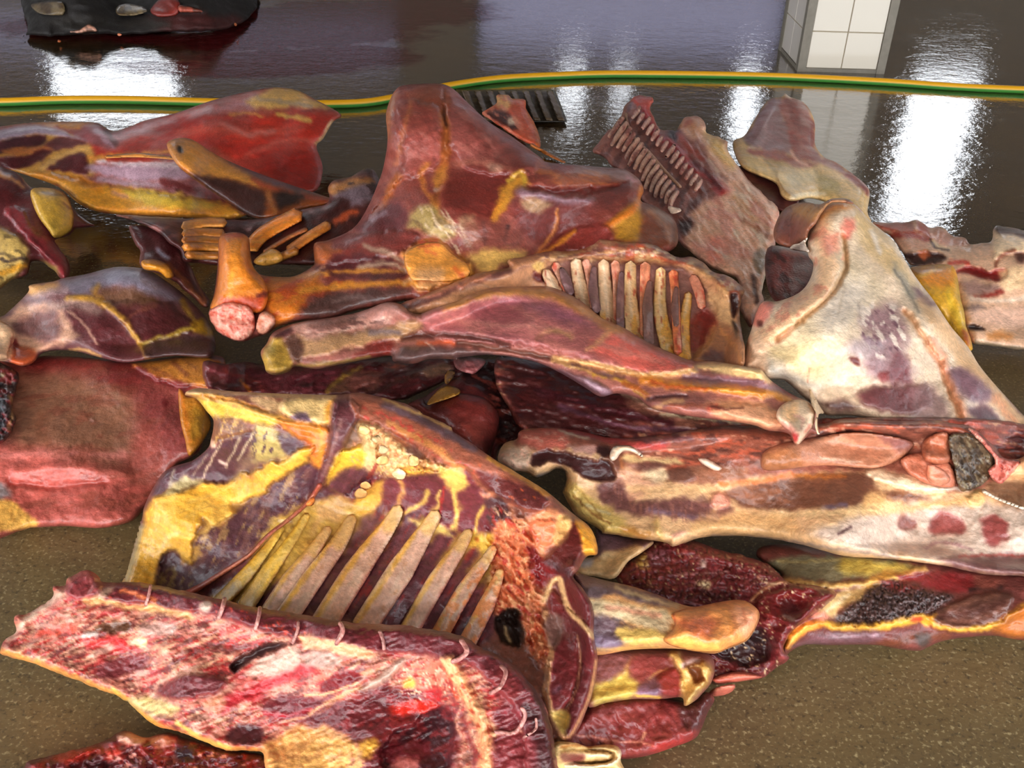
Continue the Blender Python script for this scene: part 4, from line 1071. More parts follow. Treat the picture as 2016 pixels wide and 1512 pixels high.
# ------------------------------------------------------------------ white hindquarter
piece('meat_strip', 'e 560,400 700,400 840,440 860,520 780,640 640,720 560,620', '5c302f', [('f', 'e 590,470 680,440 700,560 620,640', '7a3a36', 10, 8), ('s', 'e 640,420 760,440', 8, '8a5048', 6, 5), ('m', '3a1c1c', 12, .52, .8, 40, 2)], ['e 700,500,.28'], .03, 14, label='dark red backing for the shaded hole beside the white hindquarter', cat='meat')  # dark backing piece, the hole's shade put into its colour
white = piece('white_hindquarter', 'e 790,430 800,300 850,200 920,130 1000,120 1080,170 1140,240 1200,290 1280,360 1320,430 1400,560 1500,690 1600,840 1700,960 1760,1060 1850,1170 1960,1290 2016,1350 2120,1460 2160,1720 2016,1640 1870,1540 1750,1480 1640,1440 1500,1400 1350,1400 1200,1380 1050,1350 900,1345 830,1290 760,1240 660,1150 560,1140 480,1095 425,1078 440,950 470,860 500,760 540,700 620,700 740,652 800,580 822,490',
              'dac7ae', [('f', 'e 560,900 700,800 850,660 960,560 1000,420 1120,520 1200,640 1100,780 960,900 900,1100 760,1040 640,950', 'e0d0ae', 40, 16, .8), ('f', 'e 900,640 1060,560 1130,640 1060,780 900,900 860,800', 'eae0d2', 40, 12, .8), ('f', 'e 560,960 700,930 860,960 880,1080 800,1160 640,1060', 'dcc898', 30, 12, .7), ('f', 'e 540,1050 700,1090 860,1200 700,1175 560,1125', 'aaa498', 22, 10, .9),
                         ('f', 'e 1060,180 1160,260 1280,400 1400,600 1300,560 1160,440 1080,330', 'd9bd90', 22, 8), ('s', 'e 1150,300 1200,420', 8, 'f0e4d0', 7, 3), ('s', 'e 1260,350 1310,430', 8, 'ecdcc4', 6, 3),
                         ('s', 'e 870,220 880,350 905,520 860,640 710,770 570,890 490,930', 38, 'e4c19f', 14, 6, 1, .03), ('m', 'd08a78', 14, .57, .7, -40, 2, 'e 800,300 900,140 1000,200 1000,500 850,700 560,930 440,950 620,720 800,580'),
                         ('s', 'e 990,330 1005,500 930,650 800,770 620,920', 8, 'b08a64', 7, 3, .9, -.02), ('s', 'e 700,850 620,930 560,950', 7, 'c8a890', 5, 4), ('f', 'e 870,335 950,315 960,400 900,440', 'dc9a88', 12, 8), ('f', 'e 1000,230 1055,255 1030,345 990,330', 'd8887c', 9, 6), ('f', 'e 880,130 1000,125 1060,170 980,180 860,230', 'cda072', 9, 5),
                         ('s', 'e 1000,125 1060,140 1090,180', 6, '8a4a44', 4, 2), ('f', 'e 1090,780 1290,735 1345,880 1335,1000 1375,1170 1260,1165 1180,1125 1120,1030 1160,930 1100,880', '8a6a70', 22, 22, .85), ('m', 'e0d4c6', 10, .52, .9, 60, 2, 'e 1060,740 1300,720 1360,900 1350,1010 1120,1000'), ('m', '63404c', 10, .60, .9, 50, 2, 'e 1100,760 1300,740 1350,900 1340,1000 1120,960'),
                         ('f', 'e 1280,1000 1345,1020 1375,1160 1270,1160 1190,1125 1260,1080', '6e3f46', 12, 8), ('f', 'e 1000,960 1120,900 1200,950 1080,1030', 'ab9a9c', 16, 8, .8), ('f', 'e 1028,1018 1075,1025 1086,1065 1045,1052', '5c2022', 4, 2, 1, -.006), ('f', 'e 1190,1110 1250,1110 1250,1150 1210,1150', '7a2e30', 6, 4),
                         ('f', 'e 1075,1220 1200,1180 1350,1180 1465,1190 1485,1290 1350,1340 1200,1315 1100,1275', '6d4347', 12, 6, 1, .008), ('f', 'e 870,1285 1000,1260 1070,1315 950,1330', '5c423f', 12, 6), ('f', 'e 1400,1200 1500,1180 1600,1330 1500,1380 1380,1350', '8a7070', 16, 8, .8),
                         ('f', 'e 1270,480 1350,560 1450,740 1400,740 1320,620', 'a29a88', 12, 6), ('f', 'e 1390,620 1500,700 1525,722 1440,722', '7c6468', 8, 4), ('s', 'e 1280,520 1380,680 1420,760', 4, '6e6a60', 4, 3, .8),
                         ('s', 'e 1340,750 1480,950 1570,1120 1640,1320 1670,1410', 11, 'c08a66', 12, 6, .75, -.02), ('s', 'e 1500,930 1600,1150 1700,1390', 18, 'd69a80', 12, 8, .9, .015), ('f', 'e 1400,690 1560,790 1760,1062 2016,1352 2100,1480 1800,1250 1600,1000', 'd9b48e', 14, 6, .9), ('f', 'e 1590,1100 1700,1090 1800,1180 1840,1260 1700,1262', '83646e', 14, 6), ('f', 'e 1690,1320 1800,1295 1885,1392 1780,1385', '5c3a42', 8, 5), ('f', 'e 1700,1400 1800,1400 1960,1480 1860,1470', '9a8a86', 8, 6), ('f', 'e 1890,1180 2016,1270 2016,1345 1940,1270', '6a4c52', 8, 5), ('s', 'e 1860,1250 1960,1400 2016,1480', 16, 'd39470', 12, 6, .8),
                         ('s', 'e 1000,600 960,780', 4, 'b8a890', 4, 3, .6), ('s', 'e 1080,700 1085,790', 5, 'a89a8c', 4, 4, .6), ('f', 'e 430,1075 440,960 520,900 560,980 540,1090', 'd7b79c', 12, 6), ('f', 'e 465,760 540,700 600,720 540,830 480,850', 'd88a80', 8, 6), ('f', 'e 500,810 530,810 530,840 505,840', '5a2a26', 4, 2), ('s', 'e 800,1080 790,1160', 3, '9a6050', 3, 2, .7)],
              z=['e 980,130,.50', 'e 800,430,.44', 'e 1300,420,.42', 'e 450,1000,.34', 'e 900,800,.42', 'e 900,1330,.26', 'e 1500,1380,.24', 'e 1750,1060,.24', 'e 2016,1400,.10', 'e 1400,700,.36'], T=.09, R=40, fib=.05,
              label='large white fat covered hindquarter with purple patches at the right', cat='meat')
piece('kidney', 'e 598,290 640,195 700,152 780,138 860,150 920,120 1010,118 1050,150 930,140 870,200 835,260 800,300 782,350 742,372 702,397 640,385 602,352', '8d5e4c', [('f', 'e 620,260 720,240 760,300 700,370 630,340', '8a5650', 18, 8), ('f', 'e 700,155 860,140 1000,125 900,180 820,240 720,210', 'b58a62', 14, 6), ('m', '5e3a30', 5, .66, .7, 0, 1)],
      ['e 700,250,.34', 'e 900,140,.4'], .08, 40, label='round brown kidney tucked under the rump flap', cat='kidney')
piece('gristle_scrap', 'e 690,405 705,380 740,372 772,350 790,340 778,375 800,420 760,418', 'ece0d0', (), None, .012, 6, label='small white gristle scrap hanging below the kidney', cat='scrap')

# ------------------------------------------------------------------ strips under the leg, clotted heap
under = piece('meat_strip', 'm 0,880 150,895 280,880 400,900 700,900 900,880 1240,850 1500,850 1700,850 1760,960 1620,1000 1500,1060 1380,1110 1280,1140 1100,1130 700,1120 300,1120 100,1080 20,1040',
              '5e2b30', [('f', 'm 20,880 280,890 500,930 860,900 850,1000 780,1080 300,1080 160,1020', '69303a', 12, 8), ('s', 'm 160,940 330,1000 400,1060', 8, '8a3f40', 7, 7), ('s', 'm 250,1010 290,1050 310,1085', 8, 'b87038', 5, 3), ('f', 'm 850,1050 1000,960 1180,950 1200,1000 1080,1080 850,1100', '7c5244', 8, 8), ('s', 'm 820,1080 900,1000 1040,915', 7, 'a98748', 6, 5), ('f', 'm 960,1000 1080,950 1190,960 1150,1040 1000,1080', '84504a', 8, 7), ('f', 'm 1230,860 1500,900 1640,900 1640,950 1400,980 1200,940', '5c4644', 8, 6), ('f', 'm 1450,920 1600,890 1640,930 1500,990', '8b6a5a', 7, 5), ('s', 'm 1100,1100 1250,1020 1420,960', 8, '4a2c28', 7, 6), ('s', 'm 1190,900 1330,920', 8, 'a85a4a', 6, 5), ('m', '3a191c', 12, .56, .7, -15, 3), ('n', .015, 16, -15, 3)],
              z=['m 100,950,.10', 'm 1000,1000,.12', 'm 1600,900,.12'], T=.05, R=16, rag=2, label='dark red strips of meat under the long foreleg, above the rib cage rim', cat='meat')
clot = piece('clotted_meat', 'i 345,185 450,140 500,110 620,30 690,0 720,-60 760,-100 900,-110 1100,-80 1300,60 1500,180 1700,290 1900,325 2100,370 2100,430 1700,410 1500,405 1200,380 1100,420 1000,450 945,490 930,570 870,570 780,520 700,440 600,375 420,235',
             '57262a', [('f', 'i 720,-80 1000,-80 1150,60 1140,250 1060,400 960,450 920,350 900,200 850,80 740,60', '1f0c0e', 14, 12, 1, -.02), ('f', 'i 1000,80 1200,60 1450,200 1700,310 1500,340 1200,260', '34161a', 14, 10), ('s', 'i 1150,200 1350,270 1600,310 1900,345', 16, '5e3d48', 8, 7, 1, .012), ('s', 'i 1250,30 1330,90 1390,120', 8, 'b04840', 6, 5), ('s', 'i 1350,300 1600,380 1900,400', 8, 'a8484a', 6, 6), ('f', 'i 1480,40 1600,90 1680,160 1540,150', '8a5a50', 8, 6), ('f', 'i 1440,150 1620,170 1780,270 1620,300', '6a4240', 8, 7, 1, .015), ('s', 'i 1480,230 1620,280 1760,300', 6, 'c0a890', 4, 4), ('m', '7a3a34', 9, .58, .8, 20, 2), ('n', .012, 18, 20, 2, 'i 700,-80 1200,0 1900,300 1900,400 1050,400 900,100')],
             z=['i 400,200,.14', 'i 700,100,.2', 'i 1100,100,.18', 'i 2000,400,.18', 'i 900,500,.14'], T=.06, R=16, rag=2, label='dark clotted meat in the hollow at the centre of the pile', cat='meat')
piece('heart_lump', 'i 345,190 440,150 480,190 600,130 700,115 850,145 935,230 950,320 930,400 900,500 880,570 780,520 700,440 600,375 420,235', '6f2e2d', [('f', 'i 700,330 830,330 850,420 760,450', '9a4a44', 26, 8, .9), ('f', 'i 430,190 560,170 620,260 480,240', '5a2426', 12, 8), ('s', 'i 640,140 760,190 860,210', 8, '8a3c3a', 7, 5), ('f', 'i 850,420 930,420 900,540 860,530', '4a1a1e', 9, 5)], None, .07, 34, parent=clot, plabel='smooth dark red lump')
piece('fat_flap', 'i 470,192 520,120 600,60 680,85 682,122 560,168', 'b0823e', [('s', 'i 520,110 600,70', 6, 'c89a50', 5, 4)], None, .012, 8, parent=clot, embed=False, plabel='ochre fat flap')
piece('fat_flap', 'i 590,0 620,-40 660,-20 600,60', 'b0824a', (), None, .01, 5, parent=clot, embed=False, plabel='thin ochre fat strip')
piece('gristle', 'm 1655,860 1740,845 1860,865 1860,900 1800,960 1760,960 1680,930', 'b77a7e', [('m', '8a4a50', 8, .52, .8, 30, 2)], None, .02, 8, parent=clot, embed=False, rag=1.5, plabel='pink gristle')
for ln in ('i 1640,200 1680,240 1700,300', 'i 1740,200 1770,240 1790,310', 'i 1830,240 1850,280 1850,320'):
    band('gristle', ln, [6, 11, 7], '9a6a60', clot, T=.012)

piece('meat_strip', 'z 985,700 1080,715 1200,735 1320,765 1450,800 1530,825 1600,824 1700,822 1850,822 1960,826 2040,846 2050,905 1900,905 1600,895 1300,895 1120,885 1030,850 1000,800 975,750', '7c4a44',
      [('m', '4c2428', 12, .5, .85, 8, 4), ('m', 'a85a50', 8, .58, .8, 8, 4), ('m', 'd9b090', 7, .66, .7, 8, 4), ('f', 'z 1000,710 1150,730 1260,790 1200,860 1040,840', '3e191c', 22, 14, .85), ('f', 'z 1230,790 1320,780 1380,830 1300,850', '8a5c50', 10, 8), ('s', 'z 1180,745 1260,790 1330,815', 12, 'a08070', 6, 6), ('s', 'z 1060,770 1180,800 1320,835', 16, '4a2028', 8, 7), ('s', 'z 1300,815 1420,828 1540,838', 5, 'd9c8a8', 3, 4), ('s', 'z 1100,800 1230,840 1400,850', 9, '6a4656', 6, 6), ('s', 'z 1560,832 1700,836 1940,832', 8, 'b0584e', 5, 7), ('n', .012, 13, 8, 4)],
      ['z 1000,720,.19', 'z 1300,800,.23', 'z 1600,840,.22', 'z 2000,860,.17', 'z 1100,860,.17'], .04, 14, rag=2, label='ragged brownish red strip filling the gap below the long foreleg', cat='meat')

# ------------------------------------------------------------------ middle rib cage
ribs = piece('rib_cage', 'm 1240,525 1400,462 1600,382 1800,302 2016,258|f 330,232 350,200 450,188 560,158 640,150 800,142 900,108 950,68 1010,78 1100,90 1200,88 1300,108 1420,170 1480,190 1560,190 1620,220 1700,290 1780,310 1850,350 1900,410 1880,470 1870,560 1885,700 1905,800 1900,900 1850,935 1700,940 1500,900 1300,850 1000,760 600,620 300,500 0,520 -220,570 -360,590 -400,560',
             'b98a6c', [('f', 'f 555,290 760,200 1000,205 1300,228 1500,262 1640,395 1730,540 1650,660 1560,880 1200,800 1000,650 800,480 600,380', '8d6862', 9, 5, 1, -.02),
                        ('s', 'm 1300,530 1500,460 1800,340 2016,270', 18, '6a4440', 9, 7, 1), ('s', 'm 1350,490 1600,400 1900,310', 10, 'b87868', 7, 7, .9, .01), ('s', 'f 60,370 300,250 540,190', 12, 'a06a50', 9, 7, .8), ('f', 'f 500,240 560,210 580,260 530,280', 'd6b070', 6, 4), ('f', 'f 500,290 560,300 570,350 520,340', '5a2020', 5, 4),
                        ('s', 'f 560,190 800,165 1000,190 1200,195 1400,215 1560,230 1700,330 1790,420', 20, 'c49870', 9, 8, 1, .025), ('s', 'f 900,130 1100,120 1300,150 1450,200', 13, '7c4a40', 8, 8, .9), ('m', '6e4644', 12, .52, .75, -15, 3, 'f 0,430 560,158 950,68 1300,100 1600,190 1850,350 1850,480 1700,340 1500,240 800,190 300,300'), ('v', .006, 10, 'f 780,130 950,70 1300,108 1560,190 1780,310 1880,420 1800,460 1600,280 1300,220 900,190'), ('m', 'a84c3c', 9, .58, .7, 0, 2, 'f 780,110 1300,90 1600,190 1850,350 1850,480 1700,340 1500,240 800,200'), ('s', 'f 1190,100 1230,110', 9, 'd0582c', 6, 3),
                        ('m', 'e2c9a4', 8, .62, .8, 0, 2, 'f 560,150 1000,80 1600,190 1880,400 1850,480 1700,340 1500,240 600,220'), ('f', 'f 1640,440 1750,420 1830,500 1840,650 1740,620', 'c8a27c', 12, 8), ('f', 'f 1560,600 1660,545 1715,640 1650,780 1560,870 1520,760', '7b2824', 14, 9, .9, -.02), ('f', 'f 1520,880 1640,740 1760,640 1840,700 1905,880 1850,930', 'a9775c', 9, 7), ('f', 'f 1640,820 1720,800 1770,870 1640,880', '6b4543', 9, 6), ('s', 'f 1740,660 1830,780 1880,880', 8, 'c88e62', 6, 5, .8), ('s', 'f 1700,650 1660,760 1580,850', 9, 'c08a60', 6, 5, .8),
                        ('f', 'f 1808,430 1850,428 1862,520 1832,592 1810,540', '2f1514', 4, 3, 1, -.02), ('f', 'f 1820,600 1850,640 1850,720 1830,680', '30201e', 5, 3)],  # first fill paints dark shade inside the hole at the rim
             z=['m 1250,530,.34', 'f 0,430,.38', 'f 560,160,.38', 'f 1100,80,.38', 'f 1880,420,.36', 'f 1200,500,.27', 'f 1700,600,.26', 'f 1880,900,.27', 'f 600,600,.28'], T=.06, R=20, rag=1.6, ragscale=9,
             label='open rib cage with pale ribs facing up, in the middle behind the foreleg', cat='meat')
for ln, w, c in (('f 585,285 625,350 660,420', [12, 18, 20], 'd2b294'), ('f 785,215 810,360 850,520', [14, 19, 21], 'd8b898'), ('f 968,225 985,440 1010,680', [14, 20, 24], 'd9bb9a'), ('f 1148,235 1145,480 1190,780', [14, 20, 24], 'd9b98e'), ('f 1348,275 1345,560 1420,860', [13, 19, 22], 'd8b98a'), ('f 1530,430 1500,650 1500,860', [10, 16, 20], 'cfa267')):
    cl = [(900 + float(q.split(',')[0]) / 3.36, 450 + float(q.split(',')[1]) / 3.36) for q in ln.split()[1:]]
    ops = [('s', cl, 5, 'efe0c4', 5, 1, .7), ('m', 'd9a24e', 16, .5, .8, 90, 2, [(1180, 620), (1400, 600), (1400, 740), (1200, 720)]), ('m', '9a3a2c', 6, .68, .8, 90, 3)]
    band('rib', cl, [q * 1.5 for q in w], c, ribs, ops, T=.005, gap=.001)
for ln, w, c in (('f 650,240 700,330 740,430', [14, 16, 14], 'cc9a86'), ('f 850,215 880,330 900,520', [12, 13, 10], 'cb9482'), ('f 1045,225 1060,400 1060,600', [13, 14, 12], 'd0917c'), ('f 1245,240 1240,400 1230,700', [16, 15, 10], 'd29278'), ('f 1430,290 1440,420 1460,820', [15, 13, 14], 'cf7f5e'), ('f 1560,320 1600,420 1620,520', [14, 16, 12], 'c98a76')):
    band('rib_membrane', ln, [q * 1.3 for q in w], c, ribs, [('m', 'b0443a', 7, .6, .7, 90, 3), ('m', 'e6bba6', 8, .6, .6, 90, 3)], T=.005, gap=.001)
for ln, w, c in (('f 690,265 720,340 750,430', [8, 17, 12], '74585a'), ('f 905,255 900,400 925,540', [8, 16, 14], '75595a'), ('f 1090,290 1080,450 1080,660', [8, 13, 13], '6d5254'), ('f 1275,350 1260,520 1270,760', [8, 17, 16], '785c58'), ('f 1450,390 1440,520 1450,640', [7, 13, 8], '80605c')):
    band('rib_muscle', ln, [q * 1.25 for q in w], c, ribs, [('m', '8f7472', 8, .55, .7, 90, 4)], T=.002, gap=.0008)

# ------------------------------------------------------------------ lower right row
row = piece('brisket_slab', 'j 640,960 560,900 500,850 520,800 650,780 900,800 1200,820 1400,840 1600,880 1850,920 2100,940 2100,1330|s 2016,508 1900,492 1760,470 1500,490 1350,520 1260,560 1180,590 1000,570 880,546 700,540 500,545 300,540 200,580 120,640 95,560 120,500 0,400 -60,250 -20,90',
            '683836', [('f', 'j 560,890 700,850 1000,850 1250,870 1440,920 1400,942 1200,952 1000,992 800,992 660,962', '77745d', 9, 7), ('s', 'j 620,880 800,880 1000,865', 5, 'a89c70', 4, 3, .8), ('f', 'j 1000,860 1300,890 1445,922 1350,942 1000,950', 'b3a158', 12, 6), ('s', 'j 550,1000 700,992 900,1020 1050,1012 1300,962 1450,925', 12, 'dcb97c', 6, 5, 1, .012), ('f', 'j 1250,930 1400,945 1300,1010 1100,1040', 'd0a45c', 9, 7),
                       ('f', 's -20,90 200,68 400,98 535,130 480,222 400,292 200,400 0,400', '6c2529', 7, 5, 1, .02), ('m', '843a36', 18, .55, .6, 20, 2, 's 0,90 535,130 400,292 0,400'), ('f', 's 520,330 650,220 760,120 950,28 1130,60 1300,140 1420,130 1450,172 1300,282 1100,342 900,362 640,402 540,382', '4d3735', 8, 6), ('f', 's 880,30 1130,60 1200,110 1000,130', '6a2a2c', 8, 6),
                       ('m', '9a8888', 5, .62, .8, 0, 1, 's 600,260 1000,120 1400,150 1300,270 900,350 640,380'), ('m', '2a1c1c', 6, .58, .8, 0, 1, 's 600,260 1000,120 1400,150 1300,270 900,350 640,380'), ('v', .010, 8, 's 560,330 650,220 760,120 950,40 1130,60 1300,140 1420,130 1450,172 1300,282 1100,342 900,362 640,402', '2c1e1e'), ('n', .008, 9, 0, 1, 's 600,240 1000,80 1420,140 1300,280 900,360 640,400'), ('f', 's 1000,0 1300,-30 1650,0 1600,112 1350,122 1150,52', '6f2227', 7, 5), ('s', 's 1600,110 1830,90', 9, '2a1818', 6, 4), ('f', 's 1620,-20 1840,-10 1830,90 1640,80', '7a4640', 10, 7),
                       ('s', 's 150,540 250,430 420,372 560,402 850,402 1100,352 1250,328 1400,402 1600,412 1800,382 2016,250', 15, 'd2a348', 7, 5, 1, .014), ('f', 's 140,560 190,430 350,358 430,382 300,445', 'd97e32', 7, 5), ('s', 's 170,530 280,430 380,390', 8, 'e8b060', 6, 3), ('f', 's 400,280 560,130 770,90 720,180 600,250 500,330', 'c9aa7a', 8, 6), ('s', 's 430,300 540,220 640,150', 7, 'ddc9a4', 5, 4), ('f', 's 340,300 430,280 470,340 380,350', 'd99080', 6, 5),
                       ('f', 's 1270,312 1400,230 1600,150 1850,120 1930,172 1880,290 1750,372 1500,402 1330,372', '613f38', 7, 4, 1, .012), ('s', 's 1330,330 1600,290 1860,200', 9, '4e2e2a', 7, 4, .8), ('s', 's 1420,250 1600,200 1800,160', 9, '7c5448', 8, 5, .8), ('s', 's 1350,365 1600,350 1850,260', 7, '7a5248', 6, 4, .8), ('f', 's 1270,310 1320,300 1260,400 1200,360', 'd89a3c', 6, 4), ('s', 's 1140,345 1200,335', 8, 'c8482c', 5, 3),
                       ('f', 's 1880,320 2040,230 2040,490 1780,440', 'a0602e', 12, 6), ('f', 's 190,570 350,455 600,440 850,432 905,500 700,535 400,545', '6b4b52', 9, 6), ('s', 's 520,470 700,470 860,460', 5, '9a8088', 4, 3), ('s', 's 880,550 1100,500 1400,470', 16, '6a3c2c', 10, 6, .8), ('f', 's 1150,470 1280,460 1260,540 1180,540', '40302a', 9, 6)],
            z=['j 540,860,.08', 'j 1300,850,.12', 's 500,540,.025', 's 1200,585,.02', 's 2016,500,.025', 's 1000,200,.11', 's 300,200,.12', 's 2016,200,.12'], T=.05, R=22,
            label='long brown brisket slab edged with yellow fat at the lower right floor', cat='meat')
chunk = piece('red_chunk', 'k 600,420 660,350 720,310 800,235 900,205 1060,225 1200,275 1350,310 1480,360 1560,435 1620,470 1750,480 1862,520 1800,592 1720,652 1610,742 1562,832 1592,892 1500,960 1445,1000 1300,1022 1150,1032 1100,900 1100,700 900,600 700,520',
              '6e2930', [('m', '54181e', 14, .52, .8, 15, 2), ('m', '90484a', 10, .6, .8, 15, 2), ('f', 'k 1180,830 1380,700 1460,760 1490,880 1360,935 1200,880', '2b1214', 14, 9, 1, -.015), ('f', 'k 1400,560 1500,505 1700,482 1855,520 1750,602 1650,702 1450,645', '6b2024', 7, 4, 1, .025), ('s', 'k 1380,560 1450,502 1560,455 1700,480 1850,505', 6, 'd9a884', 5, 3, 1, .006),
                         ('s', 'k 1420,430 1460,460 1520,470', 6, 'e0c0a0', 4, 3), ('f', 'k 1180,250 1350,315 1480,370 1560,440 1400,420 1250,360 1100,330', '7a3236', 9, 6, 1, .012), ('s', 'k 950,420 1080,410 1250,400', 4, 'b08a8c', 3, 4, .9), ('m', 'd9c4a0', 5, .70, .9, 0, 1), ('f', 'k 1070,462 1110,440 1150,460 1140,492 1090,490', 'd9c8a4', 5, 4), ('f', 'k 730,320 800,290 800,380 740,380', 'a8905a', 8, 7), ('f', 'k 800,280 900,260 920,330 840,370', '7a4c58', 9, 6), ('f', 'k 1080,340 1120,330 1120,375 1085,370', 'c0a8a0', 5, 4),
                         ('f', 'k 1560,560 1660,600 1640,700 1560,640', '4c1a1e', 8, 5), ('s', 'k 1570,650 1620,670', 6, '9a8a84', 4, 4), ('s', 'k 1500,800 1560,860 1590,890', 8, '7a3c44', 6, 5), ('v', .008, 12, 'k 720,320 1000,220 1350,330 1500,420 1350,540 1000,560 700,480', '431418'), ('n', .008, 14, 15, 2)],
              z=['k 650,380,.11', 'k 1000,230,.12', 'k 1450,400,.13', 'k 1850,520,.12', 'k 1590,890,.03', 'k 1200,1020,.02', 'k 1300,700,.10'], T=.05, R=20, rag=2, label='ragged dark red meat chunk on the floor behind the thick orange bone', cat='meat')
piece('scrap_strip', 'k 1165,1000 1300,965 1445,992 1380,1012 1250,1030 1180,1030', 'a65a50', [('s', 'k 1200,1000 1400,990', 4, 'c88070', 3, 2)], ['k 1300,1000,.03'], .015, 8, label='salmon strip at the floor edge below the dark red chunk', cat='scrap')
piece('scrap_strip', 'k 1145,1075 1200,1050 1285,1038 1275,1075 1220,1100 1150,1105', 'b0645a', [('s', 'k 1170,1070 1270,1050', 4, 'c98a78', 3, 2)], ['k 1200,1080,.02'], .012, 7, label='short pink strip on the floor right of the dark red slab', cat='scrap')
piece('fat_wrap', 'r 855,1050 905,1070 1150,1110 1310,1145 1210,1235 1105,1305 1000,1435 850,1420 700,1400 680,1340 740,1275 850,1250', 'd6b68c', [('f', 'r 855,1050 1000,1070 1290,1140 1150,1200 950,1230 860,1230', '6a5059', 10, 8), ('s', 'r 900,1260 1050,1240 1200,1200', 8, 'e0c8a0', 6, 5), ('f', 'r 690,1330 740,1280 830,1270 800,1340', 'b8b4b4', 8, 5), ('s', 'r 760,1380 1000,1420', 6, 'e6c89c', 5, 3)], ['r 900,1080,.15', 'r 700,1380,.15', 'r 1250,1160,.12'], .025, 12, label='cream fat wrap with purple upper side beside the spine of the front rib cage', cat='fat')
slab = piece('dark_slab', 'k 340,1310 450,1160 560,1120 700,1105 860,1105 980,1130 1060,1120 1122,1080 1172,1120 1132,1200 1092,1300 1052,1350 950,1390 800,1440 650,1462 500,1440 380,1420', '763235', [('m', '8a4040', 18, .55, .6, -10, 3), ('f', 'k 950,1120 1122,1080 1172,1120 1092,1300 1000,1280 960,1200', '4e2628', 10, 8), ('s', 'k 380,1322 600,1358 770,1370 860,1400', 4, 'c8867a', 3, 3), ('s', 'k 760,1350 780,1310', 5, 'cf9a84', 3, 3), ('f', 'k 800,1390 1000,1340 1060,1300 1000,1380 860,1430', '9a2e30', 10, 7, .8), ('n', .006, 18, 60, 3)],
             z=['k 500,1130,.08', 'k 1100,1100,.05', 'k 1050,1340,.02', 'k 600,1450,.02'], T=.05, R=22, label='smooth dark red slab on the floor at the bottom right of the pile', cat='meat')
joint = piece('shoulder_joint', 'k 440,860 700,830 900,830 1100,850 1162,890 1172,960 1152,1030 1102,1090 1062,1130 1000,1162 985,1112 860,1122 700,1122 560,1142 440,1152', '87564f', [('f', 'k 490,1045 640,970 680,905 695,1000 755,1040 690,1112 560,1145 480,1140', 'c8b566', 12, 7), ('f', 'k 700,900 900,860 930,950 820,1010 720,1000', '8a4648', 10, 7), ('f', 'k 500,880 690,860 640,960 500,1020', '7d4f52', 10, 7), ('s', 'k 800,1010 850,970 900,950', 4, 'b88a60', 3, 3), ('f', 'k 845,1000 950,945 995,1020 972,1100 870,1085', '88383a', 8, 5, 1, .015), ('f', 'k 740,1050 840,1010 860,1100 760,1110', '806478', 10, 6), ('s', 'k 730,1105 860,1112', 5, 'd2b45c', 4, 2), ('f', 'k 920,845 982,848 1000,930 1100,910 1155,955 1140,1022 1062,1112 1000,1162 980,1080 985,980 935,920', 'd3b273', 8, 6, 1, .02), ('m', '9a6a3c', 6, .58, .8, 30, 2, 'k 1000,930 1155,950 1120,1050 1040,1040'), ('f', 'k 1025,950 1080,938 1112,1005 1060,1025', '77482e', 7, 5, 1, -.02), ('s', 'k 990,930 1030,905 1080,905', 8, 'b8a4a0', 6, 4)],
              z=['k 500,860,.13', 'k 1100,860,.12', 'k 700,1120,.09', 'k 1050,1130,.05'], T=.05, R=22, label='shoulder joint with a yellow fat patch and cream socket below the orange bone', cat='meat')
bone = piece('leg_bone', 'k 360,405 440,420 560,450 700,480 850,530 950,572 1060,598 1200,570 1320,558 1392,590 1428,642 1402,722 1352,792 1250,835 1180,862 1100,857 950,835 700,842 500,872 420,820 400,600', 'cf9c6e', [('f', 'k 360,405 700,480 960,578 860,590 700,560 600,525 470,545', '6a575a', 7, 6), ('s', 'k 620,490 800,550 960,590', 9, 'c9b690', 6, 6), ('f', 'k 480,560 700,590 900,625 935,702 850,742 700,692 480,640', 'e2cfaa', 9, 7), ('s', 'k 560,600 700,620 860,650', 10, 'd99a84', 8, 4, .8), ('f', 'k 480,645 620,680 725,760 630,822 480,835', '665158', 9, 7), ('s', 'k 600,660 720,720 840,750', 6, '4e3c40', 5, 5, .7), ('s', 'k 480,835 700,836 860,825', 5, 'd8b070', 4, 2), ('f', 'k 620,720 860,740 905,790 720,812 640,790', 'ddbd76', 7, 6), ('f', 'k 500,760 640,800 600,830 500,835', '8a7a90', 7, 4, .8)],
             z=['k 400,600,.24', 'k 900,700,.21', 'k 1380,660,.18', 'k 500,860,.18'], T=.07, R=26, label='thick orange leg bone with a rounded end pointing right above the yellow joint', cat='bone')
piece('bone_end', 'k 925,640 1000,610 1060,600 1200,572 1320,560 1392,592 1426,642 1400,722 1350,790 1250,832 1180,858 1050,850 920,815 880,780 930,730 945,690', 'd9945f', [('f', 'k 960,682 1100,650 1200,690 1140,765 1050,745', 'b9634c', 16, 8, .8), ('f', 'k 1280,590 1400,610 1410,690 1340,770 1300,700', 'e3a486', 14, 6), ('s', 'k 1250,600 1290,700 1260,800', 5, 'c8805c', 5, 4, .7), ('s', 'k 1330,600 1350,690', 4, 'b8684c', 4, 3, .6), ('f', 'k 950,770 1100,800 1200,810 1180,855 960,830', 'dca862', 12, 6), ('s', 'k 940,640 945,690 925,730', 4, 'a0503c', 3, 2, .9, -.008)], None, .03, 26, parent=bone, plabel='rounded orange bone end')

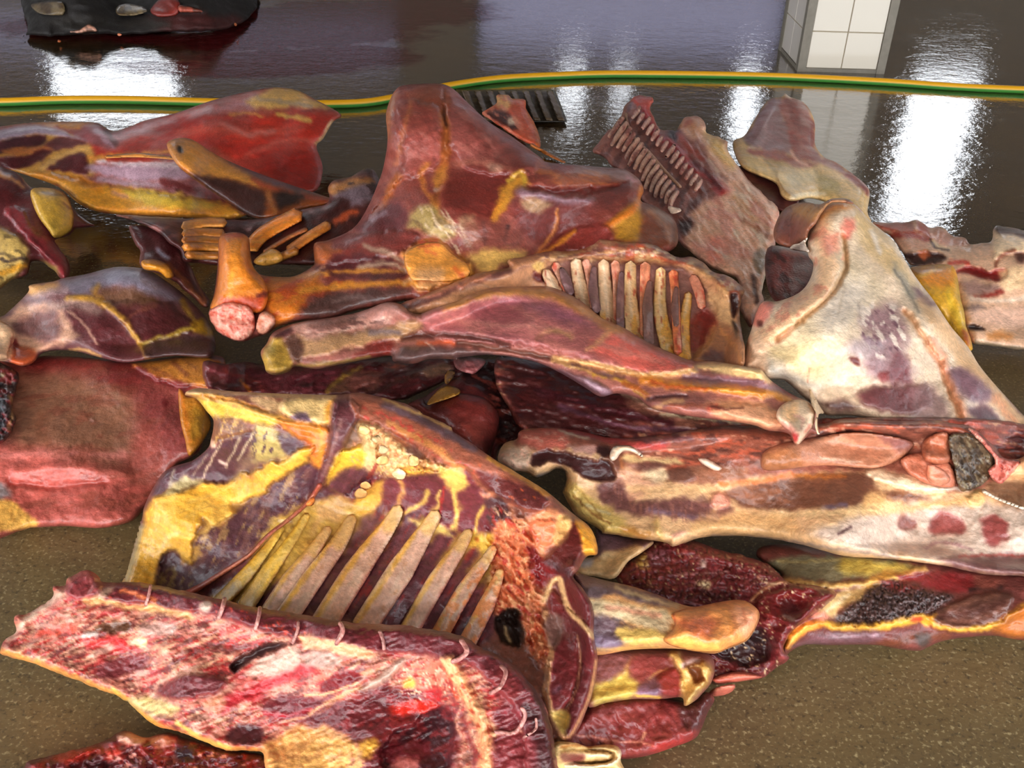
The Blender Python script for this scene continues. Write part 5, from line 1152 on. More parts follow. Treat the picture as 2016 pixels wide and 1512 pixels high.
# ------------------------------------------------------------------ right: split side with the kidney bed
side = piece('split_side', ('r 80,480 130,370 230,340 260,270 400,250 560,250 800,290 1000,330 1400,300 1700,250 1900,230|j 600,115 880,98 1000,70 1300,85 1500,78 1600,95 1720,118 1850,230 1900,290 1980,300 2100,300 2100,965 2016,962 1800,952 1600,912 1400,882 1200,862 1000,850 850,810 700,772 500,742 350,735 200,742 100,772 20,795|r 1424,1164 1340,1142 1150,1118 1000,1092 890,1078 900,1060 780,990 690,930 610,800 590,740 622,660 600,592 540,572 400,640 300,600 180,582 100,530'),
             'd8b48e', [
    ('f', ('r 210,350 400,245 800,285 1000,325 1400,295 1900,225|j 600,110 1000,65 1300,80 1600,90 1720,115 1900,290 1800,470 1600,480 1480,440 1350,400 1200,362 1000,365 700,388 400,405 100,425|r 1240,610 1100,545 960,500 850,432 600,412 400,440 250,400'), '8a5549', 9, 8),
    ('m', 'b8604e', 10, .55, .8, 5, 3, 'j -100,100 600,110 1600,90 1900,290 1700,330 600,280 -100,380'), ('m', '563430', 10, .58, .8, 5, 3, 'j -100,100 600,110 1600,90 1900,290 1500,230 600,300 -100,380'), ('m', 'd9a890', 8, .66, .8, 5, 3, 'j -300,200 600,110 1600,90 1900,290 600,230 -200,330'),
    ('f', 'r 240,285 400,255 560,260 640,390 450,412 250,372', 'bf6e66', 8, 6), ('m', 'e0b0a0', 7, .6, .8, 0, 2, 'r 240,285 560,260 640,390 450,412 250,372'), ('s', 'r 560,255 800,292 1000,345 1200,385 1400,390', 13, 'ae484a', 7, 6, .9), ('s', 'r 560,265 700,315 790,325', 5, 'dcd0b8', 4, 3), ('s', 'r 1000,300 1300,345 1600,330', 10, '5a3c46', 8, 6, .7),
    ('f', 'r 330,520 400,432 600,432 800,490 960,500 1010,640 920,672 750,642 640,560 480,520 380,562', '371618', 6, 5, 1, -.015), ('f', 'r 850,400 960,400 960,470 880,470', '2a1214', 6, 4), ('f', 'r 640,390 720,390 850,390 850,460 720,440', 'b89088', 6, 6), ('f', 'r 960,470 1070,440 1080,540 1020,620 980,560', '6c4236', 8, 5), ('s', 'r 1050,480 1060,560 1080,610', 6, '9a6040', 5, 3),
    ('f', 'r 1080,470 1300,480 1500,500 1520,540 1300,520 1100,520', 'cdb488', 7, 6), ('f', 'r 1110,545 1250,520 1400,540 1280,602', '68453f', 5, 3), ('f', 'r 1385,600 1500,562 1645,590 1620,662 1500,682 1420,655', '6d4a40', 5, 2, 1, .006), ('f', 'r 1600,560 2016,560 2016,650 1700,690 1640,620', '8a5e4c', 8, 7), ('f', 'r 1220,600 1390,570 1400,660 1300,680', 'e0ccaa', 8, 5),
    ('f', 'j 320,482 600,422 650,400 1000,378 1160,400 1190,470 1490,512 1350,545 1200,532 1050,562 900,592 700,592 450,575 380,535', '6d4739', 7, 6), ('m', '8a5c48', 16, .55, .7, 5, 4, 'j 320,482 650,400 1160,400 1490,512 900,592 400,560'), ('s', 'j 300,450 450,430 600,408 700,392', 10, 'd07c54', 6, 7), ('s', 'j 650,400 850,395 1000,400', 8, 'ac6a3c', 6, 5), ('s', 'j 880,580 1000,560', 9, '6a6078', 6, 4, .8),
    ('f', 'r 860,700 1050,650 1115,760 1200,832 1500,800 1750,820 1790,905 1900,862 1890,950 1700,990 1450,945 1200,935 950,875', '6b4645', 9, 9), ('s', 'r 1250,900 1500,930 1800,960', 10, '77606e', 7, 6, .8), ('m', '8d6058', 6, .55, .7, 90, 5, 'r 860,700 1050,650 1200,832 1750,820 1900,900 1700,990 1200,935'), ('f', 'r 1040,620 1110,560 1250,640 1350,700 1150,800 1080,700', 'e0b096', 12, 8), ('s', 'r 1130,720 1400,740 1760,730', 14, 'e2bb90', 8, 6, .8),
    ('f', 'r 1755,790 1830,748 1912,820 1880,872 1765,868', 'e0a290', 6, 4, 1, .015), ('f', 'r 600,680 700,690 860,830 960,900 1060,970 1150,1115 900,1075 780,985 640,835 595,740', 'd9bd7a', 10, 7), ('s', 'r 680,790 800,900 960,1000', 3, '8a5a34', 3, 4, .9, -.005), ('s', 'r 780,860 860,900 960,930', 5, 'ece0b0', 4, 4), ('s', 'r 700,720 820,860 900,960', 3, 'a07a48', 3, 4, .8), ('f', 'r 1040,1035 1150,1040 1300,1100 1200,1110 1080,1080', 'b0804c', 9, 7), ('s', 'r 1330,1000 1350,1080 1370,1140', 14, 'e2c084', 8, 4, .8, .012), ('f', 'r 1440,1095 1510,1065 1560,1070 1480,1110', 'd9a898', 5, 3),
    ('f', 'r 370,645 540,575 605,600 590,740 500,722 420,682', '77716e', 7, 5, 1, -.015), ('f', 'r 520,610 590,600 590,640 530,650', '5a4244', 6, 4), ('s', 'r 540,575 605,590 615,650 590,740', 4, '3a3230', 3, 2), ('f', 'r 90,470 180,400 330,420 330,540 250,600 100,530', 'd6bca6', 9, 6), ('s', 'r 200,540 204,552', 4, '2a1a1a', 3, 0), ('m', 'e8b8a4', 8, .6, .7, 0, 1, 'r 90,470 180,400 330,420 330,540 250,600 100,530'),
    ('f', 'j 1120,362 1200,350 1350,402 1520,452 1620,470 1450,485 1250,442 1160,405', 'e6cfb0', 7, 5, 1, .012), ('s', 'j 1450,470 1600,465 1700,475', 4, 'e8e0d0', 3, 3), ('f', 'j 850,690 1200,602 1500,540 1760,545 2100,590 2100,900 1600,882 1300,842 1000,800 850,750', 'cbb8a8', 18, 9), ('f', 'j 1150,480 1350,560 1500,540 1750,500 1770,550 1500,570 1300,600 1100,600', 'dcb080', 12, 8), ('s', 'j 600,620 850,600 1100,590 1300,560', 14, 'e4c79a', 12, 6, .7), ('f', 'j 200,620 500,610 700,640 700,740 400,730 150,720', 'd9b080', 16, 9, .7),
    ('f', 'j 1295,655 1325,610 1405,660 1385,702 1310,692', '80504a', 6, 4, 1, -.004), ('f', 'j 1475,682 1540,600 1622,620 1695,692 1640,722 1500,725', '8b4d4c', 7, 5, 1, -.004), ('f', 'j 1765,640 1850,615 1935,680 1885,785 1800,775 1780,705', '8c4a4a', 8, 7, 1, -.004), ('s', 'j 1450,800 1560,770 1720,810', 5, '8a6068', 5, 5, .7), ('s', 'j 960,722 1035,684', 5, '54383a', 4, 3), ('f', 'j 1550,865 1800,852 2100,840 2100,970 1700,935', '7c5b5a', 14, 8), ('s', 'j 1650,850 1850,845 2016,850', 5, 'a85a58', 4, 4), ('s', 'j 250,740 600,760 900,800 1300,860', 6, '9a8a80', 6, 4, .8),
    ('f', 'j 1690,525 1780,468 1788,552 1720,565', 'deb884', 5, 3, 1, .015), ('f', 'j 1800,440 2100,440 2100,590 1900,540', '7a5c48', 9, 6)],
    z=['r 100,470,.24', 'r 800,270,.25', 'j 600,120,.27', 'j 1600,90,.26', 'j 2016,310,.16', 'j 500,740,.12', 'j 1400,880,.09', 'j 2016,960,.07', 'j 1000,560,.21', 'r 800,1000,.16', 'j 2016,600,.15'], T=.08, R=24, rag=1,
    label='long split side with brown eye muscle and cream belly running to the right edge', cat='meat')
kid = piece('tongue_meat', 'j 530,275 600,225 700,200 1000,150 1200,160 1385,202 1362,262 1300,310 1150,352 900,335 700,355 540,360', 'b07b64', [('s', 'j 700,230 1000,190 1250,200', 12, 'c2907a', 10, 5, .8), ('f', 'j 540,280 700,240 760,340 560,350', 'a87050', 12, 7), ('f', 'j 1200,170 1385,200 1320,260', '8a5c58', 10, 6), ('s', 'j 860,290 1100,320', 4, 'e0ccb8', 3, 4, .6)], None, .03, 20, parent=side, plabel='tan smooth strip of meat')
for ol, c in (('j 1320,300 1440,262 1600,325 1625,452 1480,445 1350,372', 'b9735f'), ('j 1450,190 1580,148 1605,300 1500,332 1440,280', 'a86650'), ('j 1470,330 1560,360 1600,420 1540,450 1470,420', 'c0806c')):
    piece('kidney_lump', ol, c, [('m', 'c98a78', 9, .56, .7, 0, 1)], None, .025, 14, parent=side)
piece('clot', 'j 1590,175 1720,160 1850,290 1800,430 1700,480 1650,470 1620,350', '5e4c3a', [('m', '342a22', 7, .5, .9, 60, 2), ('m', '8a8068', 5, .62, .8, 60, 2), ('n', .010, 9, 60, 2)], None, .015, 12, parent=side, rag=3, ragscale=8, plabel='greenish brown clot')
piece('gristle', 'j 1700,130 1760,150 1880,285 1985,305 1990,330 1900,432 1850,430 1810,360 1850,300', 'cb776f', [('m', 'e8b8a8', 8, .55, .8, 50, 2), ('m', '8a3c38', 8, .6, .8, 50, 2), ('n', .012, 9, 50, 2)], None, .02, 10, parent=side, rag=2, ragscale=8, plabel='pink gristle')
piece('fat_curl', 'r 960,470 975,420 1010,390 1130,392 1225,462 1210,478 1130,440 1060,440 1010,500 970,508', 'e9dcc8', [('s', 'r 980,470 1030,410 1120,410', 4, 'f0d0b0', 3, 3)], None, .02, 7, parent=side, plabel='white fat curl')
piece('fat_curl', 'r 1655,492 1720,486 1800,530 1850,572 1780,585 1690,535', 'ead9c6', (), None, .015, 7, parent=side, rag=2, ragscale=7, plabel='white fat curl')
band('cartilage_strip', 'j 1785,478 1860,520 2016,580', [9, 7, 5], 'e9dcc6', side, T=.012, plabel='white strip of cartilage')

# ------------------------------------------------------------------ long foreleg on top
leg = piece('foreleg', ('m 405,900 380,820 420,760 460,690 560,640 700,608 850,588 1000,560 1100,528 1210,488 1300,498 1380,555 1440,568|f -240,565 -120,515 0,478 100,430 250,388 400,386 600,383 720,425 830,485 950,585 1100,655 1250,745 1400,815 1560,875 1700,878 1870,905 2016,930|e 530,1088 580,1148 700,1228 790,1268 832,1310 852,1342 842,1400 862,1440 832,1456 800,1452 740,1512 712,1506 690,1460 650,1442 560,1432 480,1402 300,1372|f 1747,1268 1500,1235 1300,1195 1200,1125 1060,1090 950,1112 850,1055 700,965 550,895 400,855 200,835 0,855|m 1680,865 1500,862 1390,895 1260,880 1240,842 1100,862 900,900 750,930 610,912 565,948 480,970 420,950'),
            '94605a', [
    ('f', 'f -240,560 100,430 250,388 500,388 720,438 950,588 1250,748 1560,880 1500,945 1200,962 950,905 800,862 500,785 200,762 -100,740 -240,650', '9c6060', 8, 5, 1, .035), ('f', 'f 100,520 320,500 460,590 300,630 120,600', '894c54', 16, 9, .8), ('s', 'f -60,510 100,445 300,415 600,430 800,520 1000,640 1080,680', 19, 'b88250', 12, 6, .9), ('s', 'f 300,480 560,520 800,600', 14, '8a5460', 12, 8, .8), ('f', 'f 550,500 720,530 880,640 760,640 600,590', '84566a', 18, 10, .5),
    ('f', 'f 930,740 1100,695 1250,760 1400,830 1570,892 1480,942 1200,945 1000,870 880,810', 'c2625c', 16, 8, .95), ('s', 'f 1000,680 940,750 860,800', 9, 'c0906c', 7, 5, .8), ('s', 'f 0,600 250,640 520,650 760,680', 7, 'c08a80', 7, 6, .6), ('s', 'f -100,660 150,700 400,730', 10, '7e4a50', 9, 7, .7), ('s', 'f 560,690 680,680 760,720', 8, 'b8906c', 7, 5, .8), ('s', 'f 530,730 560,700', 6, '6e4436', 5, 4, .8), ('m', 'b57870', 14, .58, .5, 25, 4),
    ('s', 'f 0,752 200,785 500,835 700,872 900,905 1200,965', 9, '5a3a30', 7, 3, .9, -.02), ('s', 'm 1330,722 1500,702 1800,722 2016,772', 10, '4a2824', 7, 3, .9, -.02), ('s', 'f 640,865 900,900 1200,965 1400,965 1570,940', 13, 'cfa97a', 7, 4, 1, .015), ('f', 'f 1580,890 1720,880 1870,910 2016,935 2016,975 1800,945 1600,930', 'd9b98a', 7, 4, 1, .012), ('f', 'e 300,1040 420,1060 560,1110 582,1160 400,1130 250,1100', 'd7ba8a', 7, 4), ('s', 'f 1500,980 1700,1000 2016,1015', 8, '6e4a52', 5, 4, 1, -.01), ('s', 'f 1640,975 1800,990', 6, '8a4a48', 5, 4),  # first two strokes paint dark shade into the crease under the muscle
    ('f', 'e 130,1110 400,1140 600,1180 650,1200 710,1250 560,1205 300,1165', '80626a', 8, 5), ('s', 'f 1230,1000 1500,1040 1800,1060 2016,1100', 17, 'c17c3c', 8, 5, 1, .014), ('s', 'f 1280,1010 1450,1050 1650,1055', 6, 'a4482c', 5, 5, .8), ('s', 'e 300,1195 560,1225 690,1258', 14, 'c4843f', 7, 4, 1, .01), ('f', 'e 640,1180 720,1190 735,1255 690,1240', '8c484c', 7, 4), ('f', 'e 740,1180 830,1210 820,1290 740,1255', 'aca094', 9, 4),
    ('f', 'f 440,850 700,940 900,1000 1035,1080 955,1112 800,1045 600,945', '6c4e54', 7, 5, 1, .012), ('s', 'f 860,1000 940,1060 1000,1085', 11, '9c828c', 7, 4), ('s', 'f 900,960 1050,990 1180,1060 1250,1110', 9, 'b8923e', 5, 4), ('s', 'f 760,900 950,960 1100,985', 8, '57393a', 6, 4), ('s', 'f 640,870 760,910 880,950', 7, 'a8845c', 5, 4), ('s', 'f 1100,1020 1200,1060 1260,1110', 8, '9c5630', 6, 4), ('s', 'f 1260,1130 1400,1110 1520,1110', 7, '4a2c30', 5, 4, 1, -.01),
    ('f', 'f 1290,1150 1500,1130 1740,1140 1740,1190 1500,1200 1320,1190', '94605c', 9, 7), ('s', 'f 1300,1190 1400,1150 1500,1140', 8, 'd0a07c', 6, 5), ('f', 'f 1650,1150 2016,1140 2016,1260 1750,1260', 'd09a7c', 10, 6), ('s', 'f 1660,1190 1720,1180', 8, 'c8504a', 6, 4), ('f', 'e 300,1290 560,1300 665,1400 600,1432 400,1385', 'd8a284', 8, 5, 1, .012), ('s', 'e 0,1300 150,1290 300,1300', 8, '9a5a4c', 6, 5), ('s', 'e 250,1300 330,1310 420,1300', 4, '5a2c28', 3, 3, .9),
    ('f', 'm 600,700 900,690 1200,650 1400,600 1440,645 1250,745 1000,785 700,855 600,865 550,790', 'b28c6b', 9, 7, 1, .012), ('f', 'm 560,645 850,595 1100,545 1260,560 1200,640 900,690 700,738 620,690', 'b98d82', 9, 8), ('m', 'd9b8a8', 5, .6, .8, -12, 4, 'm 600,690 850,620 1260,540 1350,600 1100,660 700,740'), ('m', '5a3c3a', 6, .6, .8, -12, 4, 'm 600,690 850,600 1260,520 1350,600 1100,640 700,740'), ('f', 'm 700,640 900,600 960,630 840,680 720,680', '7a5650', 9, 6), ('f', 'm 1000,560 1100,528 1210,488 1350,540 1200,590 1050,600', 'b08078', 7, 7),
    ('f', 'm 400,905 400,820 430,765 480,702 545,742 585,880 565,942 480,965 412,942', 'b6954c', 7, 5), ('f', 'm 400,800 440,770 480,800 450,850', '8e7c4a', 8, 5), ('f', 'm 530,742 600,702 655,745 650,872 590,885 560,800', '55372f', 9, 5), ('f', 'm 455,692 560,645 585,690 485,722', '47262a', 7, 4), ('f', 'm 1080,765 1240,735 1235,840 1000,872 1060,800', '6e2a26', 9, 6), ('s', 'm 620,905 900,885 1100,850', 7, '957a4c', 6, 4), ('s', 'm 400,940 480,960 560,935', 5, '7a5a3a', 4, 3), ('s', 'm 1100,690 1200,680 1300,690', 10, '7c7078', 9, 6, .8),
    ('f', 'm 1245,835 1400,780 1700,790 2016,842 2016,880 1700,862 1500,862 1300,898', '5c4543', 7, 5, 1, .015), ('s', 'm 1420,760 1550,755 1660,770', 8, 'b05a40', 6, 6), ('s', 'm 1480,755 1520,790', 4, 'c8b4a8', 3, 4, .8)],
    z=['m 480,850,.26', 'm 1000,700,.30', 'm 1300,560,.34', 'f 250,520,.37', 'f 900,750,.36', 'f 600,920,.32', 'f 1500,1100,.33', 'e 780,1380,.32', 'f 1870,920,.34', 'f 1100,1090,.30'], T=.065, R=24, gap=.012,
    label='long pink foreleg lying diagonally on top, with cream knuckle at its right end', cat='meat')
kn = piece('knuckle', 'e 640,1290 715,1258 792,1272 832,1330 822,1402 788,1450 745,1508 714,1506 690,1448 640,1402 610,1350', 'e6cfb4', [('f', 'e 650,1310 720,1270 730,1360 660,1380', 'dcb48e', 12, 5), ('f', 'e 640,1380 720,1420 740,1480 690,1450', 'd69a90', 9, 5), ('f', 'e 700,1455 730,1455 735,1495 712,1500', 'b03c40', 5, 2, 1, -.006), ('s', 'e 720,1350 760,1370 750,1420', 5, 'd8a89c', 5, 3, .8), ('s', 'e 800,1400 780,1445', 6, 'c07a6c', 4, 3)], None, .03, 16, parent=leg, embed=False, plabel='cream knuckle')
piece('skin_flap', 'e 800,1190 850,1280 882,1335 850,1345 850,1440 860,1452 845,1452 830,1400 838,1340 810,1280', 'd9c2a2', (), None, .01, 6, parent=leg, embed=False, plabel='thin cream skin flap')

# ------------------------------------------------------------------ front rib cage
cage = piece('front_rib_cage', ('h 450,125 480,95 560,80 700,95 900,110 1200,120 1440,125 1600,112 1700,130 1900,180 2016,240|i 437,250 560,300 640,345 640,365 760,440 900,540 1100,660 1260,760 1380,860 1450,920 1540,990 1590,1080 1600,1180 1530,1195 1470,1290 1440,1330 1500,1400 1560,1500|l 1625,573 1642,650 1640,760 1662,900 1642,1050 1592,1200 1542,1310 1480,1380 1430,1372 1380,1420 1300,1350 1150,1150 1000,1050 700,900 300,820 0,760|g 1500,680 1000,600 720,540 690,470 720,400 760,250 800,100|h 50,1360 100,1180 140,1050 170,930 180,870 240,740 330,620 500,560 600,480 622,420 640,300 590,230 530,155'),
             '7a4a40', [
    ('f', 'h 60,1360 140,1050 180,870 330,620 600,480 900,360 1100,370 1300,500 1345,640 1290,760 1000,1050 700,1290 500,1420 60,1400', '50303a', 9, 5), ('m', '6e4a44', 14, .55, .7, -60, 3, 'h 500,1000 900,800 1300,600 1000,1050 700,1280 480,1390'), ('m', '9a7c58', 8, .6, .8, -65, 4, 'h 540,1000 800,850 1300,560 1290,760 1000,1050 700,1260 520,1250'),
    ('f', 'h 90,1200 180,920 285,790 500,735 600,700 720,690 900,620 1050,560 1200,490 1320,470 1240,570 1080,690 960,765 860,825 775,850 745,930 640,985 560,950 535,1010 512,1120 495,1240 430,1235 395,1160 335,1150 292,1200 255,1390 50,1390', 'dba84a', 9, 9, 1, .018),
    ('m', 'e0b868', 26, .55, .6, -30, 2, 'h 100,1200 285,790 720,690 1200,490 1080,690 745,930 500,1240'), ('s', 'h 60,1360 110,1200 160,1000', 13, 'b0a890', 9, 4, .8), ('s', 'h 480,840 640,790 760,830', 9, 'e8c070', 8, 5, .7), ('s', 'h 880,660 900,680', 8, 'd08040', 8, 4, .7), ('s', 'h 300,1130 340,1060 400,1040', 8, 'e8d49c', 7, 4, .8), ('f', 'h 280,1220 340,1160 400,1170 430,1230 400,1370 260,1370', '4c2f38', 7, 4), ('m', '8a7850', 9, .56, .8, -60, 2, 'h 290,1300 500,1240 520,1390 290,1390'),
    ('f', 'h 320,790 450,655 520,680 600,690 480,745', 'b9aa80', 8, 6), ('f', 'h 700,600 860,400 1000,400 980,540 860,630 740,680', '8a7460', 12, 10, .6), ('f', 'h 440,640 640,530 800,430 920,370 830,560 720,690 600,690', '502f38', 8, 6), ('s', 'h 690,440 640,540 560,690', 4, 'c8b498', 3, 3, .9), ('s', 'h 815,410 720,600', 4, 'bfae90', 3, 3, .9), ('s', 'h 905,375 800,560', 4, 'c8b898', 3, 3, .9), ('s', 'h 600,520 500,660', 3, '9a8a74', 3, 3, .8), ('s', 'h 380,620 340,740', 4, 'b0a890', 4, 3, .8), ('s', 'h 620,440 680,420 920,365', 4, '3a2026', 3, 2, .8, -.006),
    ('f', 'h 615,425 640,405 660,470 630,480', 'e8c8b0', 4, 2), ('f', 'h 670,555 725,580 715,592 680,580', 'e0c8b8', 3, 2), ('f', 'h 530,150 700,180 900,220 1100,290 1010,325 850,300 700,290 620,270', 'd8ba5c', 7, 5), ('f', 'h 620,275 800,290 870,370 700,430 625,425', '77523f', 8, 5), ('m', 'd0a868', 5, .56, .8, -75, 5, 'h 620,275 800,290 870,370 700,430 625,425'), ('f', 'h 930,300 1100,370 1190,480 1090,550 960,575 880,525 920,430', 'b8a66c', 12, 9, .9), ('m', '4c3440', 7, .60, .85, -70, 3, 'h 900,350 1100,370 1190,480 1060,560 900,540'), ('f', 'h 1080,395 1150,390 1200,470 1130,530 1080,450', '4a3440', 9, 8, .9),
    ('s', 'h 470,110 700,150 950,245 1150,300 1330,335', 14, 'd7a65e', 6, 3, 1, .014), ('s', 'h 470,100 700,95 1000,110 1250,125 1430,145', 16, 'e2c194', 7, 3, 1, .018), ('s', 'h 560,130 800,170 1000,240', 5, 'b0763c', 4, 3, .9, -.01), ('f', 'h 880,140 1050,150 1150,260 1000,230', 'd8b48c', 8, 5), ('f', 'h 1080,180 1200,138 1440,150 1445,250 1390,325 1250,305 1130,280', 'e3c48e', 8, 5, 1, .025), ('f', 'h 1150,262 1250,250 1285,302 1190,302', '786070', 7, 5), ('f', 'h 1380,190 1440,160 1440,260 1390,310', 'd99a48', 8, 4),
    ('f', 'h 1070,290 1330,330 1400,345 1380,520 1345,620 1285,560 1270,450 1140,375', 'c97e3a', 8, 5, 1, .012), ('s', 'h 1120,320 1240,410 1310,510', 7, 'a8562a', 6, 6, .7), ('s', 'h 1340,340 1360,450 1340,600', 8, 'd9933f', 7, 4, .8),
    ('f', 'h 1445,150 1565,165 1600,260 1540,400 1485,520 1445,600 1385,720 1315,745 1350,600 1395,450 1415,300', '5c343a', 7, 3, 1, .03), ('s', 'h 1480,300 1430,480 1370,650', 6, '8a6660', 5, 4, .8), ('f', 'h 1530,365 1625,330 1595,440 1500,482', '7a5a48', 7, 4),
    ('f', 'h 1385,740 1400,640 1485,490 1580,470 1690,420 1725,520 1700,640 1600,720 1500,785', 'dfb54a', 8, 5, 1, .02), ('f', 'h 1590,320 1720,325 1850,420 1980,500 2030,600 1990,685 1850,695 1760,695 1680,745 1640,805 1560,825 1490,790 1600,720 1690,640 1690,500', 'e7cc9e', 7, 6, 1, .012), ('f', 'i 20,320 160,330 330,480 470,540 600,600 560,650 400,655 280,695 150,645 0,725 60,560', 'e6c896', 7, 6, 1, .012), ('f', 'i 300,600 420,598 560,640 420,668 300,662', 'e0b04e', 6, 4, 1, .01),
    ('m', 'd99a78', 8, .6, .8, 30, 2, 'i 0,320 160,330 600,600 400,655 0,725'), ('v', .009, 13, 'h 1590,320 1720,325 1850,420 1980,500 2200,600 2190,640 1990,690 1850,700 1760,700 1680,750 1560,825 1480,790 1600,720 1690,640 1690,500', 'c48a58'), ('v', .008, 12, 'i 330,480 470,540 600,600 560,650 400,660', 'c07a50'), ('v', .006, 14, 'l 1080,140 1280,190 1340,640 1400,1000 1200,700 1080,500', 'a04034'),  ('s', 'i 480,480 500,500', 4, '7a2a24', 3, 2), ('s', 'i 390,460 400,500', 7, '6a3038', 5, 3), ('f', 'i 330,470 460,470 470,540 360,530', 'b89a90', 9, 6, .8),
    ('f', 'z 610,985 690,920 770,945 880,935 960,985 985,1050 985,1130 962,1262 880,1255 700,1225 560,1200 400,1175 470,1120 545,1060', '57303a', 10, 5), ('m', '73404a', 9, .56, .7, -58, 5, 'z 610,985 690,920 960,985 985,1130 962,1262 700,1225 430,1165'), ('m', '8c2c30', 8, .64, .7, -58, 5, 'z 690,920 960,985 985,1130 962,1262 700,1225'),
    ('f', 'h 1000,1000 1300,830 1440,800 1560,840 1700,830 1700,930 1560,960 1440,1050 1200,1250 1000,1400 820,1500 600,1500 900,1250', 'c8a558', 12, 10, .9), ('s', 'h 1150,960 1060,1120 960,1300', 8, '5a3a34', 6, 5, .9), ('s', 'h 1160,1000 1120,1060', 6, '3a2a28', 5, 3), ('f', 'h 1330,840 1520,820 1600,900 1400,1020 1280,1100', 'c4a070', 12, 9), ('f', 'h 1250,1130 1340,1080 1330,1180 1270,1200', 'd9906c', 9, 6, .7), ('f', 'h 1500,1000 1650,900 1720,930 1640,1060 1520,1090', '7a5a5c', 10, 8, .8), ('f', 'i 0,800 180,690 200,760 150,860 0,940', 'd7aa58', 9, 6),
    ('s', 'h 1090,1000 1000,1130 930,1220', 34, 'cbab5c', 16, 8, .85), ('s', 'h 1260,920 1160,1080 1080,1190', 34, 'cbab5c', 16, 8, .85), ('s', 'h 1400,1010 1300,1160 1220,1270', 34, 'cbab5c', 16, 8, .85), ('s', 'l 270,90 190,240 110,350', 34, 'cbab5c', 16, 8, .85), ('s', 'l 530,40 475,140 380,270', 34, 'cbab5c', 16, 8, .85), ('s', 'l 745,70 690,160 620,280', 34, 'cbab5c', 16, 8, .85), ('s', 'l 930,170 880,260 810,360', 34, 'cbab5c', 16, 8, .85), ('s', 'l 1070,260 1030,330 970,420', 34, 'cbab5c', 16, 8, .85), ('s', 'l 1110,390 1090,450 1060,530', 34, 'cbab5c', 16, 8, .85), 
    ('f', 'i 200,690 330,670 560,645 640,600 720,620 830,760 900,900 935,1040 850,1090 740,1060 640,1020 540,1000 460,940 380,860 280,910 180,870', '69303a', 8, 5), ('s', 'i 270,880 310,760 290,700', 9, 'd0a060', 7, 7, .8), ('s', 'i 340,910 430,840 470,780', 9, 'd8b468', 6, 7), ('s', 'i 480,960 550,850 560,760', 8, 'd6b670', 6, 8, .9), ('s', 'i 650,1010 680,900 650,790', 10, 'd8ba70', 7, 8), ('s', 'i 790,1040 810,940 840,860', 8, 'd2b064', 6, 7), ('s', 'i 590,740 560,900', 4, 'a83034', 4, 4), ('f', 'i 540,620 690,615 745,720 650,765 590,700', 'd8b86a', 9, 7), ('f', 'i 720,1055 850,1045 940,1035 910,1160 760,1130', 'd8b85c', 9, 7), ('f', 'i 340,950 560,985 650,1065 480,1010', 'd8be76', 8, 6), ('s', 'i 800,1075 810,1090', 7, 'b86a2c', 5, 3), ('s', 'i 880,930 910,980', 7, '332a2c', 5, 4),
    ('f', 'i -40,110 180,150 440,270 760,440 1100,660 1290,790 1235,885 1110,885 880,770 720,610 560,585 300,410 100,310 0,270', '965a4a', 7, 6, 1, .015), ('s', 'i 200,190 440,300 640,400 780,480', 15, '69525a', 8, 5, .95), ('s', 'i 180,150 400,240 640,350', 6, 'dcb57c', 4, 3), ('s', 'i 220,320 450,430 620,560 700,620', 14, 'c98a58', 8, 6, .9), ('m', 'b84a44', 7, .58, .8, 30, 2, 'i 100,200 560,420 800,620 700,620 300,400 0,270'), ('f', 'i 790,635 900,650 1255,790 1235,882 1100,872 900,775', '5c2b2c', 7, 5), ('m', 'b8583c', 7, .66, .8, 30, 2, 'i 640,500 1200,790 1100,870 800,680'), ('s', 'i 880,545 1100,672 1270,785', 10, 'd99c4c', 5, 3, 1, .008),
    ('f', 'i 820,760 900,790 1020,850 1065,950 1240,890 1355,905 1335,1085 1255,1185 1205,1300 1250,1540 1000,1540 930,1200 960,1000 880,850', 'cf8b6a', 8, 7), ('f', 'i 850,820 960,800 1030,900 1010,960 900,920', '48262a', 7, 5), ('f', 'i 950,1060 1010,1040 1060,1150 1000,1130', '5a1e22', 7, 5), ('f', 'i 1150,980 1330,950 1320,1090 1220,1120 1180,1070', 'dc7a5c', 7, 5, 1, .012), ('m', 'e8c09c', 8, .57, .8, 60, 2, 'i 900,880 1060,930 1200,1000 1250,1500 1000,1500 940,1150'), ('m', 'b83c38', 8, .6, .8, 60, 2, 'i 900,880 1060,930 1250,1150 1250,1500 1000,1500 940,1150'),
    ('f', 'i 1370,945 1465,950 1515,1100 1455,1255 1320,1310 1220,1240 1330,1130 1400,1050', '58201f', 7, 4, 1, .012), ('f', 'i 1335,930 1430,945 1405,1040 1310,1125', 'e2b47e', 6, 4), ('f', 'i 1455,950 1545,1000 1595,1090 1595,1175 1520,1185 1490,1060', 'db9c40', 6, 3, 1, .008), ('f', 'i 1200,1210 1420,1280 1480,1420 1380,1500 1300,1330 1200,1280', '45181c', 8, 5),
    ('f', 'l 1080,140 1280,190 1340,350 1310,520 1340,640 1370,760 1410,1010 1300,890 1200,720 1080,640 1060,450', 'cc7d5e', 9, 7), ('m', 'e6b48c', 8, .57, .8, 60, 2, 'l 1080,140 1280,190 1340,640 1400,1000 1200,700 1080,640'), ('m', 'a83430', 8, .6, .8, 60, 2, 'l 1080,140 1280,190 1340,640 1400,1000 1200,700 1080,640'), ('n', .022, 13, 60, 2, 'l 1050,60 1300,150 1350,640 1400,1000 1200,750 1060,600'),
